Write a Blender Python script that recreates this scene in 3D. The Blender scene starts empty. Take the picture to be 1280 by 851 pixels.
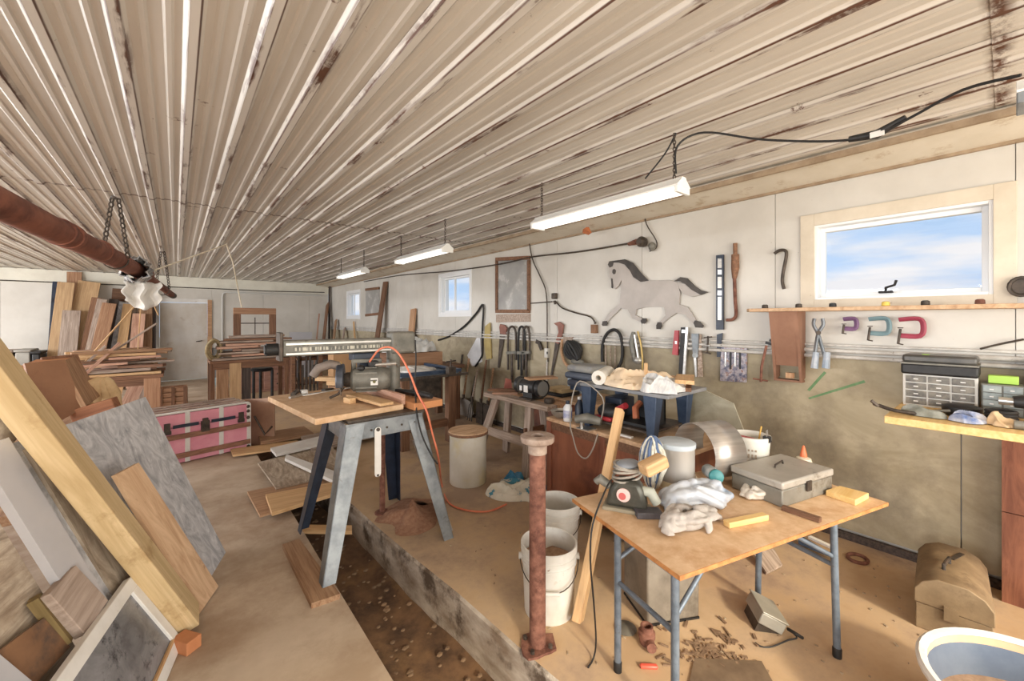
import bpy, math, random
from mathutils import Vector, Matrix
R = random.Random(7)
sc = bpy.context.scene
COL = sc.collection
# ---------------------------------------------------------------- camera
F, CX, HY, H = 510., 640., 400., 1.57
TH = math.atan(420 / 510.); SN, CS = math.sin(TH), math.cos(TH)
cd = bpy.data.cameras.new('camera'); cam = bpy.data.objects.new('camera', cd); COL.objects.link(cam)
cam.location = (0, 0, H); cam.rotation_euler = (math.pi / 2, 0, -TH)
cd.sensor_fit = 'HORIZONTAL'; cd.sensor_width = 36; cd.lens = F / 1280 * 36
cd.shift_y = -(425.5 - HY) / 1280; cd.clip_start = .05; cd.clip_end = 400
sc.camera = cam
vs = sc.view_settings
vs.view_transform = 'Standard'; vs.look = 'None'; vs.gamma = 1; vs.use_curve_mapping = False
vs.exposure = 0.02
# ---------------------------------------------------------------- world sky
w = bpy.data.worlds.new('sky'); sc.world = w; w.use_nodes = True
nt = w.node_tree; nt.nodes.clear()
tc = nt.nodes.new('ShaderNodeTexCoord'); mp = nt.nodes.new('ShaderNodeMapping'); mp.inputs['Scale'].default_value = (1.5, 1.5, 7)
nz = nt.nodes.new('ShaderNodeTexNoise'); nz.inputs['Scale'].default_value = 2.2; nz.inputs['Detail'].default_value = 7
cr = nt.nodes.new('ShaderNodeValToRGB'); cr.color_ramp.elements[0].position = .47; cr.color_ramp.elements[1].position = .66
cr.color_ramp.elements[0].color = (.52, .72, 1.0, 1); cr.color_ramp.elements[1].color = (.95, .95, .98, 1)
bg = nt.nodes.new('ShaderNodeBackground'); bg.inputs['Strength'].default_value = 1.0
ow = nt.nodes.new('ShaderNodeOutputWorld')
L = nt.links.new
L(tc.outputs['Generated'], mp.inputs['Vector']); L(mp.outputs['Vector'], nz.inputs['Vector']); L(nz.outputs['Fac'], cr.inputs['Fac'])
L(cr.outputs['Color'], bg.inputs['Color']); L(bg.outputs['Background'], ow.inputs['Surface'])
# ---------------------------------------------------------------- sun through the open end door, daylight at door, added fill at unseen left windows
def lamp(name, kind, loc, rot, energy, col, **k):
    d = bpy.data.lights.new(name, kind); o = bpy.data.objects.new(name, d); COL.objects.link(o)
    o.location = loc; o.rotation_euler = rot; d.energy = energy; d.color = col
    for a, b in k.items(): setattr(d, a, b)
    return o
sd = Vector((.22, .80, -.46)).normalized()
sun = lamp('sun', 'SUN', (0, -8, 6), (0, 0, 0), 3.2, (1, .86, .62), angle=math.radians(6))
sun.rotation_euler = sd.to_track_quat('-Z', 'Y').to_euler()
lamp('daylight_door', 'AREA', (1.1, -2.3, 1.25), (math.radians(90), 0, 0), 200, (1, .94, .83), shape='RECTANGLE', size=4.3, size_y=2.2)
for yy in (-.5, 2.5, 5.5, 8.5, 11.5):
    lamp('left_window_fill', 'AREA', (-5.45, yy, 1.75), (0, math.radians(-90), 0), {8.5: 190, 11.5: 120}.get(yy, 135), (.96, .98, 1), shape='RECTANGLE', size=1.1, size_y=1.7)  # added fill lamps at unseen left windows, brightening the room and its far end
# ---------------------------------------------------------------- helpers
def ray(u, v):
    a = (u - CX) / F; return Vector((SN + a * CS, CS - a * SN, (HY - v) / F))
O = Vector((0, 0, H))
def fz(u, v, z=0.): d = ray(u, v); return O + d * ((z - H) / d.z)
def wx(u, v, x=3.70): d = ray(u, v); return O + d * (x / d.x)
def by(u, v, y=13.66): d = ray(u, v); return O + d * (y / d.y)
def dd(u, v, t): return O + ray(u, v) * t
def V(*a): return Vector(a)
SAT = .90
def lin(c):
    l = [((x / 255 / 12.92) if x <= 10 else ((x / 255 + .055) / 1.055) ** 2.4) for x in c]; y = .3 * l[0] + .6 * l[1] + .1 * l[2]
    return tuple(max(0, y + (x - y) * SAT) for x in l) + (1,)
ORG = {}
def link(o, parent=None):
    COL.objects.link(o)
    if parent: o.parent = parent
    return o
def tag(o, lab):
    o['label'] = lab[0]; o['category'] = lab[1]
    if len(lab) > 2 and lab[2]: o['group'] = lab[2]
    return o
def thing(name, loc, label, cat, group=None):
    o = bpy.data.objects.new(name, None); link(o); o.location = loc; o.empty_display_size = .05
    ORG[o] = Vector(loc); tag(o, (label, cat, group)); return o
def struct(name, loc=(0, 0, 0)):
    o = bpy.data.objects.new(name, None); link(o); o.location = loc; ORG[o] = Vector(loc); o['kind'] = 'structure'; return o
class B:
    def __init__(s, m=None): s.v = []; s.f = []; s.m = m or Matrix()
    def add(s, vs, fs):
        o = len(s.v); s.v += [s.m @ Vector(p) for p in vs]; s.f += [tuple(i + o for i in f) for f in fs]; return s
    def box(s, x0, y0, z0, x1, y1, z1):
        return s.add([(x0, y0, z0), (x1, y0, z0), (x1, y1, z0), (x0, y1, z0), (x0, y0, z1), (x1, y0, z1), (x1, y1, z1), (x0, y1, z1)],
                     [(3, 2, 1, 0), (4, 5, 6, 7), (0, 1, 5, 4), (1, 2, 6, 5), (2, 3, 7, 6), (3, 0, 4, 7)])
    def cb(s, c, d): return s.box(c[0] - d[0] / 2, c[1] - d[1] / 2, c[2] - d[2] / 2, c[0] + d[0] / 2, c[1] + d[1] / 2, c[2] + d[2] / 2)
    def beam(s, p, q, w, h, up=(0, 0, 1)):
        p, q = Vector(p), Vector(q); x = (q - p).normalized(); u = Vector(up)
        if abs(x.dot(u)) > .99: u = Vector((1, 0, 0))
        y = u.cross(x).normalized() * w / 2; z = x.cross(y).normalized() * h / 2
        a = [p - y - z, q - y - z, q + y - z, p + y - z, p - y + z, q - y + z, q + y + z, p + y + z]
        return s.add(a, [(3, 2, 1, 0), (4, 5, 6, 7), (0, 1, 5, 4), (1, 2, 6, 5), (2, 3, 7, 6), (3, 0, 4, 7)])
    def tube(s, pts, r, n=8, closed=False, flat=1.):
        P = [Vector(p) for p in pts]; k = len(P); vs = []; fs = []; prev = None
        for i, p in enumerate(P):
            t = (P[(i + 1) % k] - P[i - 1]) if closed else (P[min(i + 1, k - 1)] - P[max(i - 1, 0)])
            t.normalize()
            if prev is None: a = t.orthogonal().normalized()
            else: a = (prev - t * prev.dot(t)).normalized()
            prev = a; b = t.cross(a); rr = r[i] if isinstance(r, (list, tuple)) else r
            for j in range(n):
                g = 2 * math.pi * j / n; vs.append(p + a * math.cos(g) * rr + b * math.sin(g) * rr * flat)
        for i in range(k if closed else k - 1):
            for j in range(n):
                i2 = (i + 1) % k; fs.append((i * n + j, i * n + (j + 1) % n, i2 * n + (j + 1) % n, i2 * n + j))
        if not closed: fs.append(tuple(range(n))[::-1]); fs.append(tuple(range((k - 1) * n, k * n)))
        return s.add(vs, fs)
    def cyl(s, p, q, r, r2=None, n=16): return s.tube([p, q], [r, r if r2 is None else r2], n)
    def lathe(s, prof, n=24, c=(0, 0, 0), axis=(0, 0, 1), cap=True):
        q = Vector((0, 0, 1)).rotation_difference(Vector(axis)); c = Vector(c); vs = []; fs = []; k = len(prof)
        for r, z in prof:
            for j in range(n):
                g = 2 * math.pi * j / n; vs.append(c + q @ Vector((r * math.cos(g), r * math.sin(g), z)))
        for i in range(k - 1):
            for j in range(n): fs.append((i * n + j, i * n + (j + 1) % n, (i + 1) * n + (j + 1) % n, (i + 1) * n + j))
        if cap: fs.append(tuple(range(n))[::-1]); fs.append(tuple(range((k - 1) * n, k * n)))
        return s.add(vs, fs)
    def prism(s, out, t, m=None):
        n = len(out); a = sum(out[i][0] * out[(i + 1) % n][1] - out[(i + 1) % n][0] * out[i][1] for i in range(n))
        if a < 0: out = out[::-1]
        vs = [Vector((x, y, 0)) for x, y in out] + [Vector((x, y, t)) for x, y in out]
        if m: vs = [m @ p for p in vs]
        return s.add(vs, [tuple(range(n))[::-1], tuple(range(n, 2 * n))] + [(i, (i + 1) % n, n + (i + 1) % n, n + i) for i in range(n)])
    def sph(s, c, r, n=12, m=8):
        r = (r, r, r) if not isinstance(r, (tuple, list)) else r
        vs = [(c[0], c[1], c[2] + r[2])]; fs = []
        for i in range(1, m):
            t = math.pi * i / m
            for j in range(n): g = 2 * math.pi * j / n; vs.append((c[0] + r[0] * math.sin(t) * math.cos(g), c[1] + r[1] * math.sin(t) * math.sin(g), c[2] + r[2] * math.cos(t)))
        vs.append((c[0], c[1], c[2] - r[2])); e = len(vs) - 1
        for j in range(n):
            fs.append((0, 1 + j, 1 + (j + 1) % n)); fs.append((e, e - n + (j + 1) % n, e - n + j))
            for i in range(m - 2): a = 1 + i * n; fs.append((a + j, a + n + j, a + n + (j + 1) % n, a + (j + 1) % n))
        return s.add(vs, fs)
    def grid(s, nx, ny, fn):
        vs = [fn(i / nx, j / ny) for j in range(ny + 1) for i in range(nx + 1)]
        return s.add(vs, [(j * (nx + 1) + i, j * (nx + 1) + i + 1, (j + 1) * (nx + 1) + i + 1, (j + 1) * (nx + 1) + i) for j in range(ny) for i in range(nx)])
    def out(s, name, mat, parent=None, lab=None, bev=0, smooth=True, ang=40, kind=None, thick=0, sub=0, label=None):
        if parent: o0 = ORG[parent]
        else:
            n = len(s.v); o0 = Vector((sum(p.x for p in s.v) / n, sum(p.y for p in s.v) / n, min(p.z for p in s.v)))
        me = bpy.data.meshes.new(name); me.from_pydata([p - o0 for p in s.v], [], s.f); me.update()
        me.materials.append(mat)
        o = bpy.data.objects.new(name, me); link(o, parent)
        if not parent: o.location = o0
        ORG[o] = o0
        if smooth:
            for p in me.polygons: p.use_smooth = True
            me.set_sharp_from_angle(angle=math.radians(ang))
        if thick: m = o.modifiers.new('thickness', 'SOLIDIFY'); m.thickness = thick; m.offset = 0
        if sub: m = o.modifiers.new('smooth', 'SUBSURF'); m.levels = m.render_levels = sub
        if bev: m = o.modifiers.new('edge', 'BEVEL'); m.width = bev; m.segments = 2; m.limit_method = 'ANGLE'
        if lab: tag(o, lab)
        if kind: o['kind'] = kind
        if label: o['label'] = label
        return o
BOXM = {}
def plank(name, mat, p, q, w, t, up=(0, 0, 1), parent=None, lab=None, bev=0, label=None):
    """rectangular board from p to q; w = width, t = thickness along 'up'; mesh is local so grain follows the length"""
    p, q = Vector(p), Vector(q); x = (q - p); Ln = x.length; x.normalize(); u = Vector(up)
    if abs(x.dot(u)) > .99: u = Vector((1, 0, 0))
    y = u.cross(x).normalized(); z = x.cross(y)
    b = B().box(-Ln / 2, -w / 2, -t / 2, Ln / 2, w / 2, t / 2)
    me = bpy.data.meshes.new(name); me.from_pydata(b.v, [], b.f); me.materials.append(mat)
    o = bpy.data.objects.new(name, me); link(o, parent)
    o0 = ORG[parent] if parent else Vector()
    m = Matrix((x, y, z)).transposed().to_4x4(); m.translation = (p + q) / 2 - o0
    o.matrix_local = m; ORG[o] = o0
    if bev: k = o.modifiers.new('edge', 'BEVEL'); k.width = bev; k.segments = 2
    if lab: tag(o, lab)
    if label: o['label'] = label
    return o
def fr(loc, rz=0., tilt=None):
    m = Matrix.Translation(Vector(loc)) @ Matrix.Rotation(rz, 4, 'Z')
    return m @ tilt if tilt else m
def copy_tree(o, parent=None, dl=None):
    c = o.copy(); link(c, parent); ORG[c] = ORG.get(o, Vector())
    if parent is None and dl: c.location = o.location + Vector(dl)
    for ch in [x for x in bpy.data.objects if x.parent == o]: copy_tree(ch, c)
    return c
# ---------------------------------------------------------------- materials
MC = {}
def mat(name, c1, c2=None, rough=.6, metal=0., scale=6., st=(1, 1, 1), bump=0., rnd=0., detail=6., lo=.35, hi=.65, c3=None, s3=2., t3=(.55, .7), dist=0., coord='Object', emit=0, spec=.5, alpha=1, trans=0):
    if name in MC: return MC[name]
    m = bpy.data.materials.new(name); m.use_nodes = True; n = m.node_tree.nodes; l = m.node_tree.links.new; b = n['Principled BSDF']
    b.inputs['Roughness'].default_value = rough; b.inputs['Metallic'].default_value = metal; b.inputs['Specular IOR Level'].default_value = spec
    b.inputs['Base Color'].default_value = lin(c1); MC[name] = m
    if emit: b.inputs['Emission Color'].default_value = lin(c1); b.inputs['Emission Strength'].default_value = emit
    if trans: b.inputs['Transmission Weight'].default_value = trans
    if c2 is None and not rnd: return m
    col = None
    if c2 is not None:
        t = n.new('ShaderNodeTexCoord'); oi = n.new('ShaderNodeObjectInfo')
        va = n.new('ShaderNodeVectorMath'); va.operation = 'ADD'; vm = n.new('ShaderNodeVectorMath'); vm.operation = 'SCALE'; vm.inputs['Scale'].default_value = 37 if rnd else 0
        l(oi.outputs['Random'], vm.inputs[0]); l(t.outputs[coord], va.inputs[0]); l(vm.outputs[0], va.inputs[1])
        mp = n.new('ShaderNodeMapping'); mp.inputs['Scale'].default_value = st; l(va.outputs[0], mp.inputs['Vector'])
        nz = n.new('ShaderNodeTexNoise'); nz.inputs['Scale'].default_value = scale; nz.inputs['Detail'].default_value = detail; nz.inputs['Distortion'].default_value = dist; nz.inputs['Roughness'].default_value = .62
        l(mp.outputs['Vector'], nz.inputs['Vector'])
        r = n.new('ShaderNodeValToRGB'); r.color_ramp.elements[0].position = lo; r.color_ramp.elements[1].position = hi
        r.color_ramp.elements[0].color = lin(c1); r.color_ramp.elements[1].color = lin(c2); l(nz.outputs['Fac'], r.inputs['Fac']); col = r.outputs['Color']
        if c3 is not None:
            z2 = n.new('ShaderNodeTexNoise'); z2.inputs['Scale'].default_value = s3; z2.inputs['Detail'].default_value = 8; z2.inputs['Roughness'].default_value = .7; l(va.outputs[0], z2.inputs['Vector'])
            r2 = n.new('ShaderNodeMapRange'); r2.inputs['From Min'].default_value = t3[0]; r2.inputs['From Max'].default_value = t3[1]; l(z2.outputs['Fac'], r2.inputs['Value'])
            mx = n.new('ShaderNodeMix'); mx.data_type = 'RGBA'; l(r2.outputs['Result'], mx.inputs['Factor']); l(col, mx.inputs['A']); mx.inputs['B'].default_value = lin(c3); col = mx.outputs['Result']
        if bump:
            bp = n.new('ShaderNodeBump'); bp.inputs['Strength'].default_value = bump; bp.inputs['Distance'].default_value = .01; l(nz.outputs['Fac'], bp.inputs['Height']); l(bp.outputs['Normal'], b.inputs['Normal'])
    if rnd:
        if c2 is None: oi = n.new('ShaderNodeObjectInfo')
        hs = n.new('ShaderNodeHueSaturation'); mr = n.new('ShaderNodeMapRange'); mr.inputs['To Min'].default_value = 1 - rnd; mr.inputs['To Max'].default_value = 1 + rnd
        l(oi.outputs['Random'], mr.inputs['Value']); l(mr.outputs['Result'], hs.inputs['Value'])
        if col is None: hs.inputs['Color'].default_value = lin(c1)
        else: l(col, hs.inputs['Color'])
        col = hs.outputs['Color']
    if col is not None: l(col, b.inputs['Base Color'])
    return m
GR = (1.2, 22, 22)
W_PINE = mat('pine board', (196, 150, 98), (222, 182, 128), .65, scale=2.2, st=GR, bump=.15, rnd=.10, dist=.6)
W_OLD = mat('old board', (150, 108, 74), (190, 150, 112), .75, scale=2.2, st=GR, bump=.2, rnd=.22, dist=.6)
W_BRN = mat('brown board', (102, 68, 46), (142, 100, 70), .7, scale=2.2, st=GR, bump=.2, rnd=.18, dist=.6)
W_GRY = mat('weathered board', (132, 112, 98), (186, 166, 150), .8, scale=2.2, st=GR, bump=.2, rnd=.15, dist=.6)
W_PINK = mat('pinkish board', (170, 120, 96), (214, 172, 146), .75, scale=2.2, st=GR, bump=.2, rnd=.14, dist=.6)
W_DARK = mat('dark board', (52, 44, 42), (92, 78, 70), .75, scale=2.2, st=GR, bump=.2, rnd=.2)
W_LUM = mat('treated lumber', (190, 160, 110), (214, 186, 138), .7, scale=1.6, st=(1, 14, 14), bump=.12, dist=1., c3=(160, 124, 72), s3=5, t3=(.58, .75))
PLYG = mat('grey painted plywood', (160, 160, 165), (208, 207, 210), .75, scale=4.5, st=(1, 1.8, 1.8), dist=3.2, bump=.15, c3=(124, 124, 130), s3=7, t3=(.54, .74), rnd=.04)
PLYW = mat('weathered plywood', (136, 118, 98), (190, 172, 150), .75, scale=2.6, st=(1, 5, 5), dist=2.5, bump=.2, c3=(120, 96, 74), s3=2, t3=(.5, .7), rnd=.08)
PLYO = mat('plywood offcut', (182, 142, 104), (214, 178, 140), .75, scale=3, st=(1, 6, 6), dist=1., bump=.1, c3=(140, 100, 70), s3=6, t3=(.6, .72), rnd=.06)
PART = mat('particle board', (206, 164, 118), (226, 190, 150), .55, scale=14, bump=.05, c3=(186, 132, 78), s3=3.2, t3=(.53, .72))
EDGE = mat('board edge', (170, 108, 50), (206, 140, 72), .7, scale=30)
MAHO = mat('red brown veneer', (106, 54, 34), (150, 88, 56), .5, scale=2, st=(1, 1, .25), bump=.05, dist=1.5, c3=(70, 30, 22), s3=2, t3=(.55, .75))
WHITE = mat('white paint', (232, 230, 226), (214, 210, 204), .55, scale=4, c3=(190, 180, 165), s3=9, t3=(.62, .74))
WPL = mat('white plastic', (226, 224, 218), (206, 202, 192), .45, scale=5, c3=(180, 165, 140), s3=8, t3=(.62, .75), bump=.03)
STEEL = mat('grey painted steel', (112, 118, 124), (150, 156, 160), .45, .35, scale=8, bump=.05, c3=(92, 82, 74), s3=12, t3=(.6, .75))
TBLEG = mat('blue grey tube', (98, 110, 124), (122, 134, 148), .4, .3, scale=20, c3=(80, 70, 64), s3=25, t3=(.62, .72))
DKBLUE = mat('dark blue paint', (28, 36, 52), (46, 58, 78), .4, scale=10)
BLACK = mat('black plastic', (26, 26, 28), (44, 42, 42), .5, scale=20)
RUBBER = mat('black rubber', (30, 28, 28), None, .6)
IRON = mat('dark iron', (62, 54, 48), (96, 84, 74), .55, .5, scale=14, bump=.1)
RUST = mat('rusty iron', (104, 62, 48), (150, 100, 80), .85, .1, scale=18, bump=.4, c3=(84, 44, 34), s3=7, t3=(.5, .65))
RUST2 = mat('rust brown pipe', (112, 62, 46), (146, 88, 66), .7, .1, scale=7, bump=.2, c3=(86, 44, 34), s3=3, t3=(.55, .7))
CHROME = mat('bright metal', (190, 188, 184), (214, 212, 208), .3, .8, scale=30)
ALU = mat('dull aluminium', (170, 166, 160), (196, 192, 186), .35, .55, scale=12, st=(1, 1, 8))
GREYM = mat('grey machine paint', (104, 102, 94), (134, 130, 120), .5, .2, scale=9, c3=(80, 72, 62), s3=8, t3=(.58, .72))
# ---------------------------------------------------------------- structure
XW, YB, ZC, XL, YF = 3.73, 13.7, 2.70, -5.6, -2.4
CONC = mat('dusty concrete', (176, 152, 126), (208, 188, 164), .85, scale=1.6, bump=.15, detail=9, c3=(150, 120, 92), s3=.9, t3=(.5, .72), coord='Object')
CONR = mat('sawdust concrete', (186, 154, 116), (214, 184, 146), .85, scale=2.2, bump=.2, detail=9, c3=(160, 134, 112), s3=1.1, t3=(.46, .62))
CURB = mat('curb concrete', (138, 118, 98), (200, 188, 174), .9, scale=4, st=(2, .9, 2.0), bump=.4, detail=9, c3=(92, 76, 62), s3=4, t3=(.5, .62))
DIRT = mat('gutter dirt', (78, 56, 40), (128, 94, 62), .95, scale=6, bump=.6, detail=10, c3=(150, 112, 66), s3=2, t3=(.52, .75))
b = B()
# left floor slab and right floor slab with the gutter between
YE = 9.2
b.box(XL, YF - 1, -.34, .73, YB, 0)
floor = b.out('floor', CONC, smooth=False, kind='structure')
def curbx(y): return 1.36 - .062 * min(y, 6)
ys = [YF - 1] + [-1 + .5 * i for i in range(0, 30)] + [YB]
b = B(); n = len(ys)
rr = random.Random(3)
vsl = []
for y in ys:
    x = curbx(y) + rr.uniform(-.008, .008); vsl += [(x, y, -.34), (x, y, -.015), (x + .012, y, 0), (x + .16, y, .004 if False else 0), (XW, y, 0), (XW, y, -.34)]
fs = [(i * 6 + k, (i + 1) * 6 + k, (i + 1) * 6 + (k + 1) % 6, i * 6 + (k + 1) % 6) for i in range(n - 1) for k in range(6)]
fs = [f[::-1] for f in fs] + [(0, 1, 2, 3, 4, 5)[::-1], tuple((n - 1) * 6 + k for k in range(6))]
b.add(vsl, fs); fl2 = b.out('floor_workshop', CONR, smooth=False, kind='structure')
fl2.data.materials.append(CURB)
for p in fl2.data.polygons:
    cx = p.center.x + fl2.location.x; cz = p.center.z + fl2.location.z
    if cz < -.001 and abs(p.normal.x) > .3 and cx < 2: p.material_index = 1
b = B().grid(14, 90, lambda i, j: (.70 + i * .7, YF - 1 + j * 16.2, -.27 + .035 * math.sin(j * 40 + i * 5) * .5 + R.uniform(-.012, .012) + .05 * abs(i - .5)))
b.out('floor_gutter', DIRT, kind='structure')
b = B(); rg = random.Random(12)
for k in range(170):
    y = rg.uniform(.6, 4.6); x = rg.uniform(.76, curbx(y) - .03); r0 = rg.choice((.006, .008, .01, .014, .03 if k % 9 == 0 else .012)); b.sph((x, y, -.245), (r0 * 1.4, r0, r0 * .7), 6, 4)
b.out('gutter_pebbles', mat('pebbles', (96, 74, 54), (140, 110, 80), .9, scale=3), kind='stuff', lab=('small pebbles and crumbs scattered on the gutter dirt', 'pebbles'))
# ground outside
GND = mat('outside ground', (150, 140, 118), (170, 160, 130), .95, scale=1)
B().add([(-60, -60, -.36), (60, -60, -.36), (60, 60, -.36), (-60, 60, -.36)], [(0, 1, 2, 3)]).out('ground', GND, kind='structure', smooth=False)
# ---- ceiling: ribbed metal liner sheets
def ceil_mat():
    m = bpy.data.materials.new('ribbed liner'); m.use_nodes = True; N = m.node_tree.nodes; l = m.node_tree.links.new; bs = N['Principled BSDF']
    bs.inputs['Roughness'].default_value = .38; bs.inputs['Metallic'].default_value = .15
    def math_(op, a, b2=None):
        q = N.new('ShaderNodeMath'); q.operation = op
        for i, x in enumerate((a, b2)):
            if x is None: continue
            if isinstance(x, (int, float)): q.inputs[i].default_value = x
            else: l(x, q.inputs[i])
        return q.outputs[0]
    def noise(vec, sc_, det=6, rough=.6):
        q = N.new('ShaderNodeTexNoise'); q.inputs['Scale'].default_value = sc_; q.inputs['Detail'].default_value = det; q.inputs['Roughness'].default_value = rough; l(vec, q.inputs['Vector']); return q.outputs['Fac']
    def rng(x, a, b2):
        q = N.new('ShaderNodeMapRange'); q.inputs['From Min'].default_value = a; q.inputs['From Max'].default_value = b2; l(x, q.inputs['Value']); return q.outputs['Result']
    def mapv(v, s3):
        q = N.new('ShaderNodeMapping'); q.inputs['Scale'].default_value = s3; l(v, q.inputs['Vector']); return q.outputs[0]
    g = N.new('ShaderNodeNewGeometry'); tc_ = N.new('ShaderNodeTexCoord'); pos = g.outputs['Position']
    sp = N.new('ShaderNodeSeparateXYZ'); l(tc_.outputs['Object'], sp.inputs[0]); sx = sp.outputs['X']
    sw = N.new('ShaderNodeSeparateXYZ'); l(pos, sw.inputs[0])
    f = math_('FRACT', math_('DIVIDE', math_('ADD', sx, .1143), .2286)); d = math_('ABSOLUTE', math_('SUBTRACT', f, .5))   # 0 at rib centre
    edge = math_('SUBTRACT', 1, rng(math_('ABSOLUTE', math_('SUBTRACT', d, .080)), .004, .022))
    n1 = noise(mapv(pos, (9, .5, 9)), 2.0); n2 = noise(mapv(pos, (2, .35, 2)), 1.3); n3 = noise(pos, 9, 8, .75)
    rust = math_('MULTIPLY', edge, math_('ADD', .38, math_('MULTIPLY', rng(n1, .40, .56), rng(n2, .34, .52))))
    core = math_('MULTIPLY', math_('SUBTRACT', 1, rng(d, .08, .17)), math_('MULTIPLY', rng(noise(mapv(pos, (7, .8, 7)), 1.6), .53, .60), rng(n3, .34, .5)))
    seam = math_('MULTIPLY', math_('SUBTRACT', 1, rng(math_('ABSOLUTE', math_('SUBTRACT', sw.outputs['Y'], 5.03)), .008, .03)), rng(n3, .38, .52))
    seam0 = math_('MULTIPLY', math_('SUBTRACT', 1, rng(math_('ABSOLUTE', math_('SUBTRACT', sw.outputs['Y'], .02)), .01, .05)), rng(n3, .42, .56)); seam = math_('ADD', seam, seam0)
    spots = math_('MULTIPLY', rng(noise(pos, 4.5, 7, .72), .655, .69), 1)
    a = math_('MINIMUM', math_('ADD', math_('ADD', rust, core), math_('ADD', seam, spots)), 1)
    base = N.new('ShaderNodeValToRGB'); base.color_ramp.elements[0].color = lin((196, 188, 178)); base.color_ramp.elements[1].color = lin((217, 210, 200))
    base.color_ramp.elements[0].position = .3; base.color_ramp.elements[1].position = .62; l(noise(mapv(pos, (2.5, .25, 2.5)), 1.4), base.inputs[0])
    rc = N.new('ShaderNodeValToRGB'); rc.color_ramp.elements[0].color = lin((54, 32, 24)); rc.color_ramp.elements[1].color = lin((112, 72, 50)); l(n3, rc.inputs[0])
    mx = N.new('ShaderNodeMix'); mx.data_type = 'RGBA'; l(a, mx.inputs['Factor']); l(base.outputs[0], mx.inputs['A']); l(rc.outputs[0], mx.inputs['B']); l(mx.outputs['Result'], bs.inputs['Base Color'])
    return m
CEIL = ceil_mat()
pf = []
P9 = .2286
for k in range(4):
    x = k * P9
    pf += [(x - .034, 0), (x - .016, -.020), (x + .016, -.020), (x + .034, 0)]
    for mi in (1 / 3., 2 / 3.): xm = x + P9 * mi; pf += [(xm - .017, 0), (xm - .008, -.006), (xm + .008, -.006), (xm + .017, 0)]
pf.append((4 * P9 - .034, 0))
def sheet_mesh(Ln):
    k = len(pf); b = B(); b.add([(x, y, z) for y in (0, Ln) for x, z in pf] + [(x, y, z + .03) for y in (0, Ln) for x, z in pf],
        [(i, i + 1, k + i + 1, k + i)[::-1] for i in range(k - 1)] + [(2 * k + i, 2 * k + i + 1, 3 * k + i + 1, 3 * k + i) for i in range(k - 1)] + [(i, i + 1, 2 * k + i + 1, 2 * k + i) for i in range(k - 1)])
    me = bpy.data.meshes.new('ceiling_sheet'); me.from_pydata(b.v, [], b.f); me.materials.append(CEIL); return me
ceiling = struct('ceiling', (0, 0, ZC))
for RW, (y0, y1) in enumerate(((YF, .01), (.01, 5.03), (5.03, 10.0), (10.0, YB))):
    me = sheet_mesh(y1 - y0 + .03); x = XW - .28
    k = 0
    while x > XL:
        x -= 4 * P9
        o = bpy.data.objects.new('ceiling_sheet', me); link(o, ceiling); o.location = (x + .033, y0, .0015 * (k % 2) + .004 * RW); k += 1
# ---- right wall
WALLW = mat('white wall panel', (214, 209, 200), (198, 192, 182), .5, scale=1.2, c3=(136, 116, 94), s3=26, t3=(.67, .73))
WAIN = mat('stained plywood wainscot', (160, 147, 118), (184, 170, 142), .75, scale=1.6, st=(1, 1, 2.2), dist=1.5, bump=.15, c3=(132, 120, 100), s3=1.3, t3=(.47, .66))
def rects_minus(u0, u1, z0, z1, holes):
    rs = [(u0, u1, z0, z1)]
    for (a, b2, c, d) in holes:
        nr = []
        for (p, q, r, s) in rs:
            if a >= q or b2 <= p or c >= s or d <= r: nr.append((p, q, r, s)); continue
            if p < a: nr.append((p, a, r, s))
            if b2 < q: nr.append((b2, q, r, s))
            m0, m1 = max(p, a), min(q, b2)
            if r < c: nr.append((m0, m1, r, c))
            if d < s: nr.append((m0, m1, d, s))
        rs = nr
    return rs
WIN = [(.05, .93, 1.72, 2.285), (5.62, 6.58, 1.69, 2.35), (10.83, 11.83, 1.66, 2.32)]
ZS = 1.30
wr = struct('wall_right', (XW, 0, 0))
b = B()
for r_ in rects_minus(YF, YB, 0, ZC + .03, WIN): b.box(XW + .02, r_[0], r_[2], XW + .16, r_[1], r_[3])
b.out('wall_core', mat('wall core', (210, 206, 198), None, .8), wr, smooth=False)
edges = [YF, -1.1, -.03, 1.19, 2.41, 3.63, 4.85, 6.07, 7.29, 8.51, 9.73, 10.95, 12.17, YB]
for a, b2 in zip(edges[:-1], edges[1:]):
    b = B()
    for r_ in rects_minus(a + .002, b2 - .002, ZS, 2.66, WIN): b.box(XW, r_[0], r_[2], XW + .02, r_[1], r_[3])
    b.out('wall_panel', WALLW, wr, smooth=False)
ew = [YF, .18, 2.62, 5.06, 7.5, 9.94, 12.38, YB]
for a, b2 in zip(ew[:-1], ew[1:]): B().box(XW - .012, a + .003, .07, XW + .02, b2 - .003, ZS).out('plywood_panel', WAIN, wr, smooth=False)
B().box(XW - .03, YF, 0, XW, YB, .05).out('baseboard_right', W_DARK, smooth=False, kind='structure')
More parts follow.
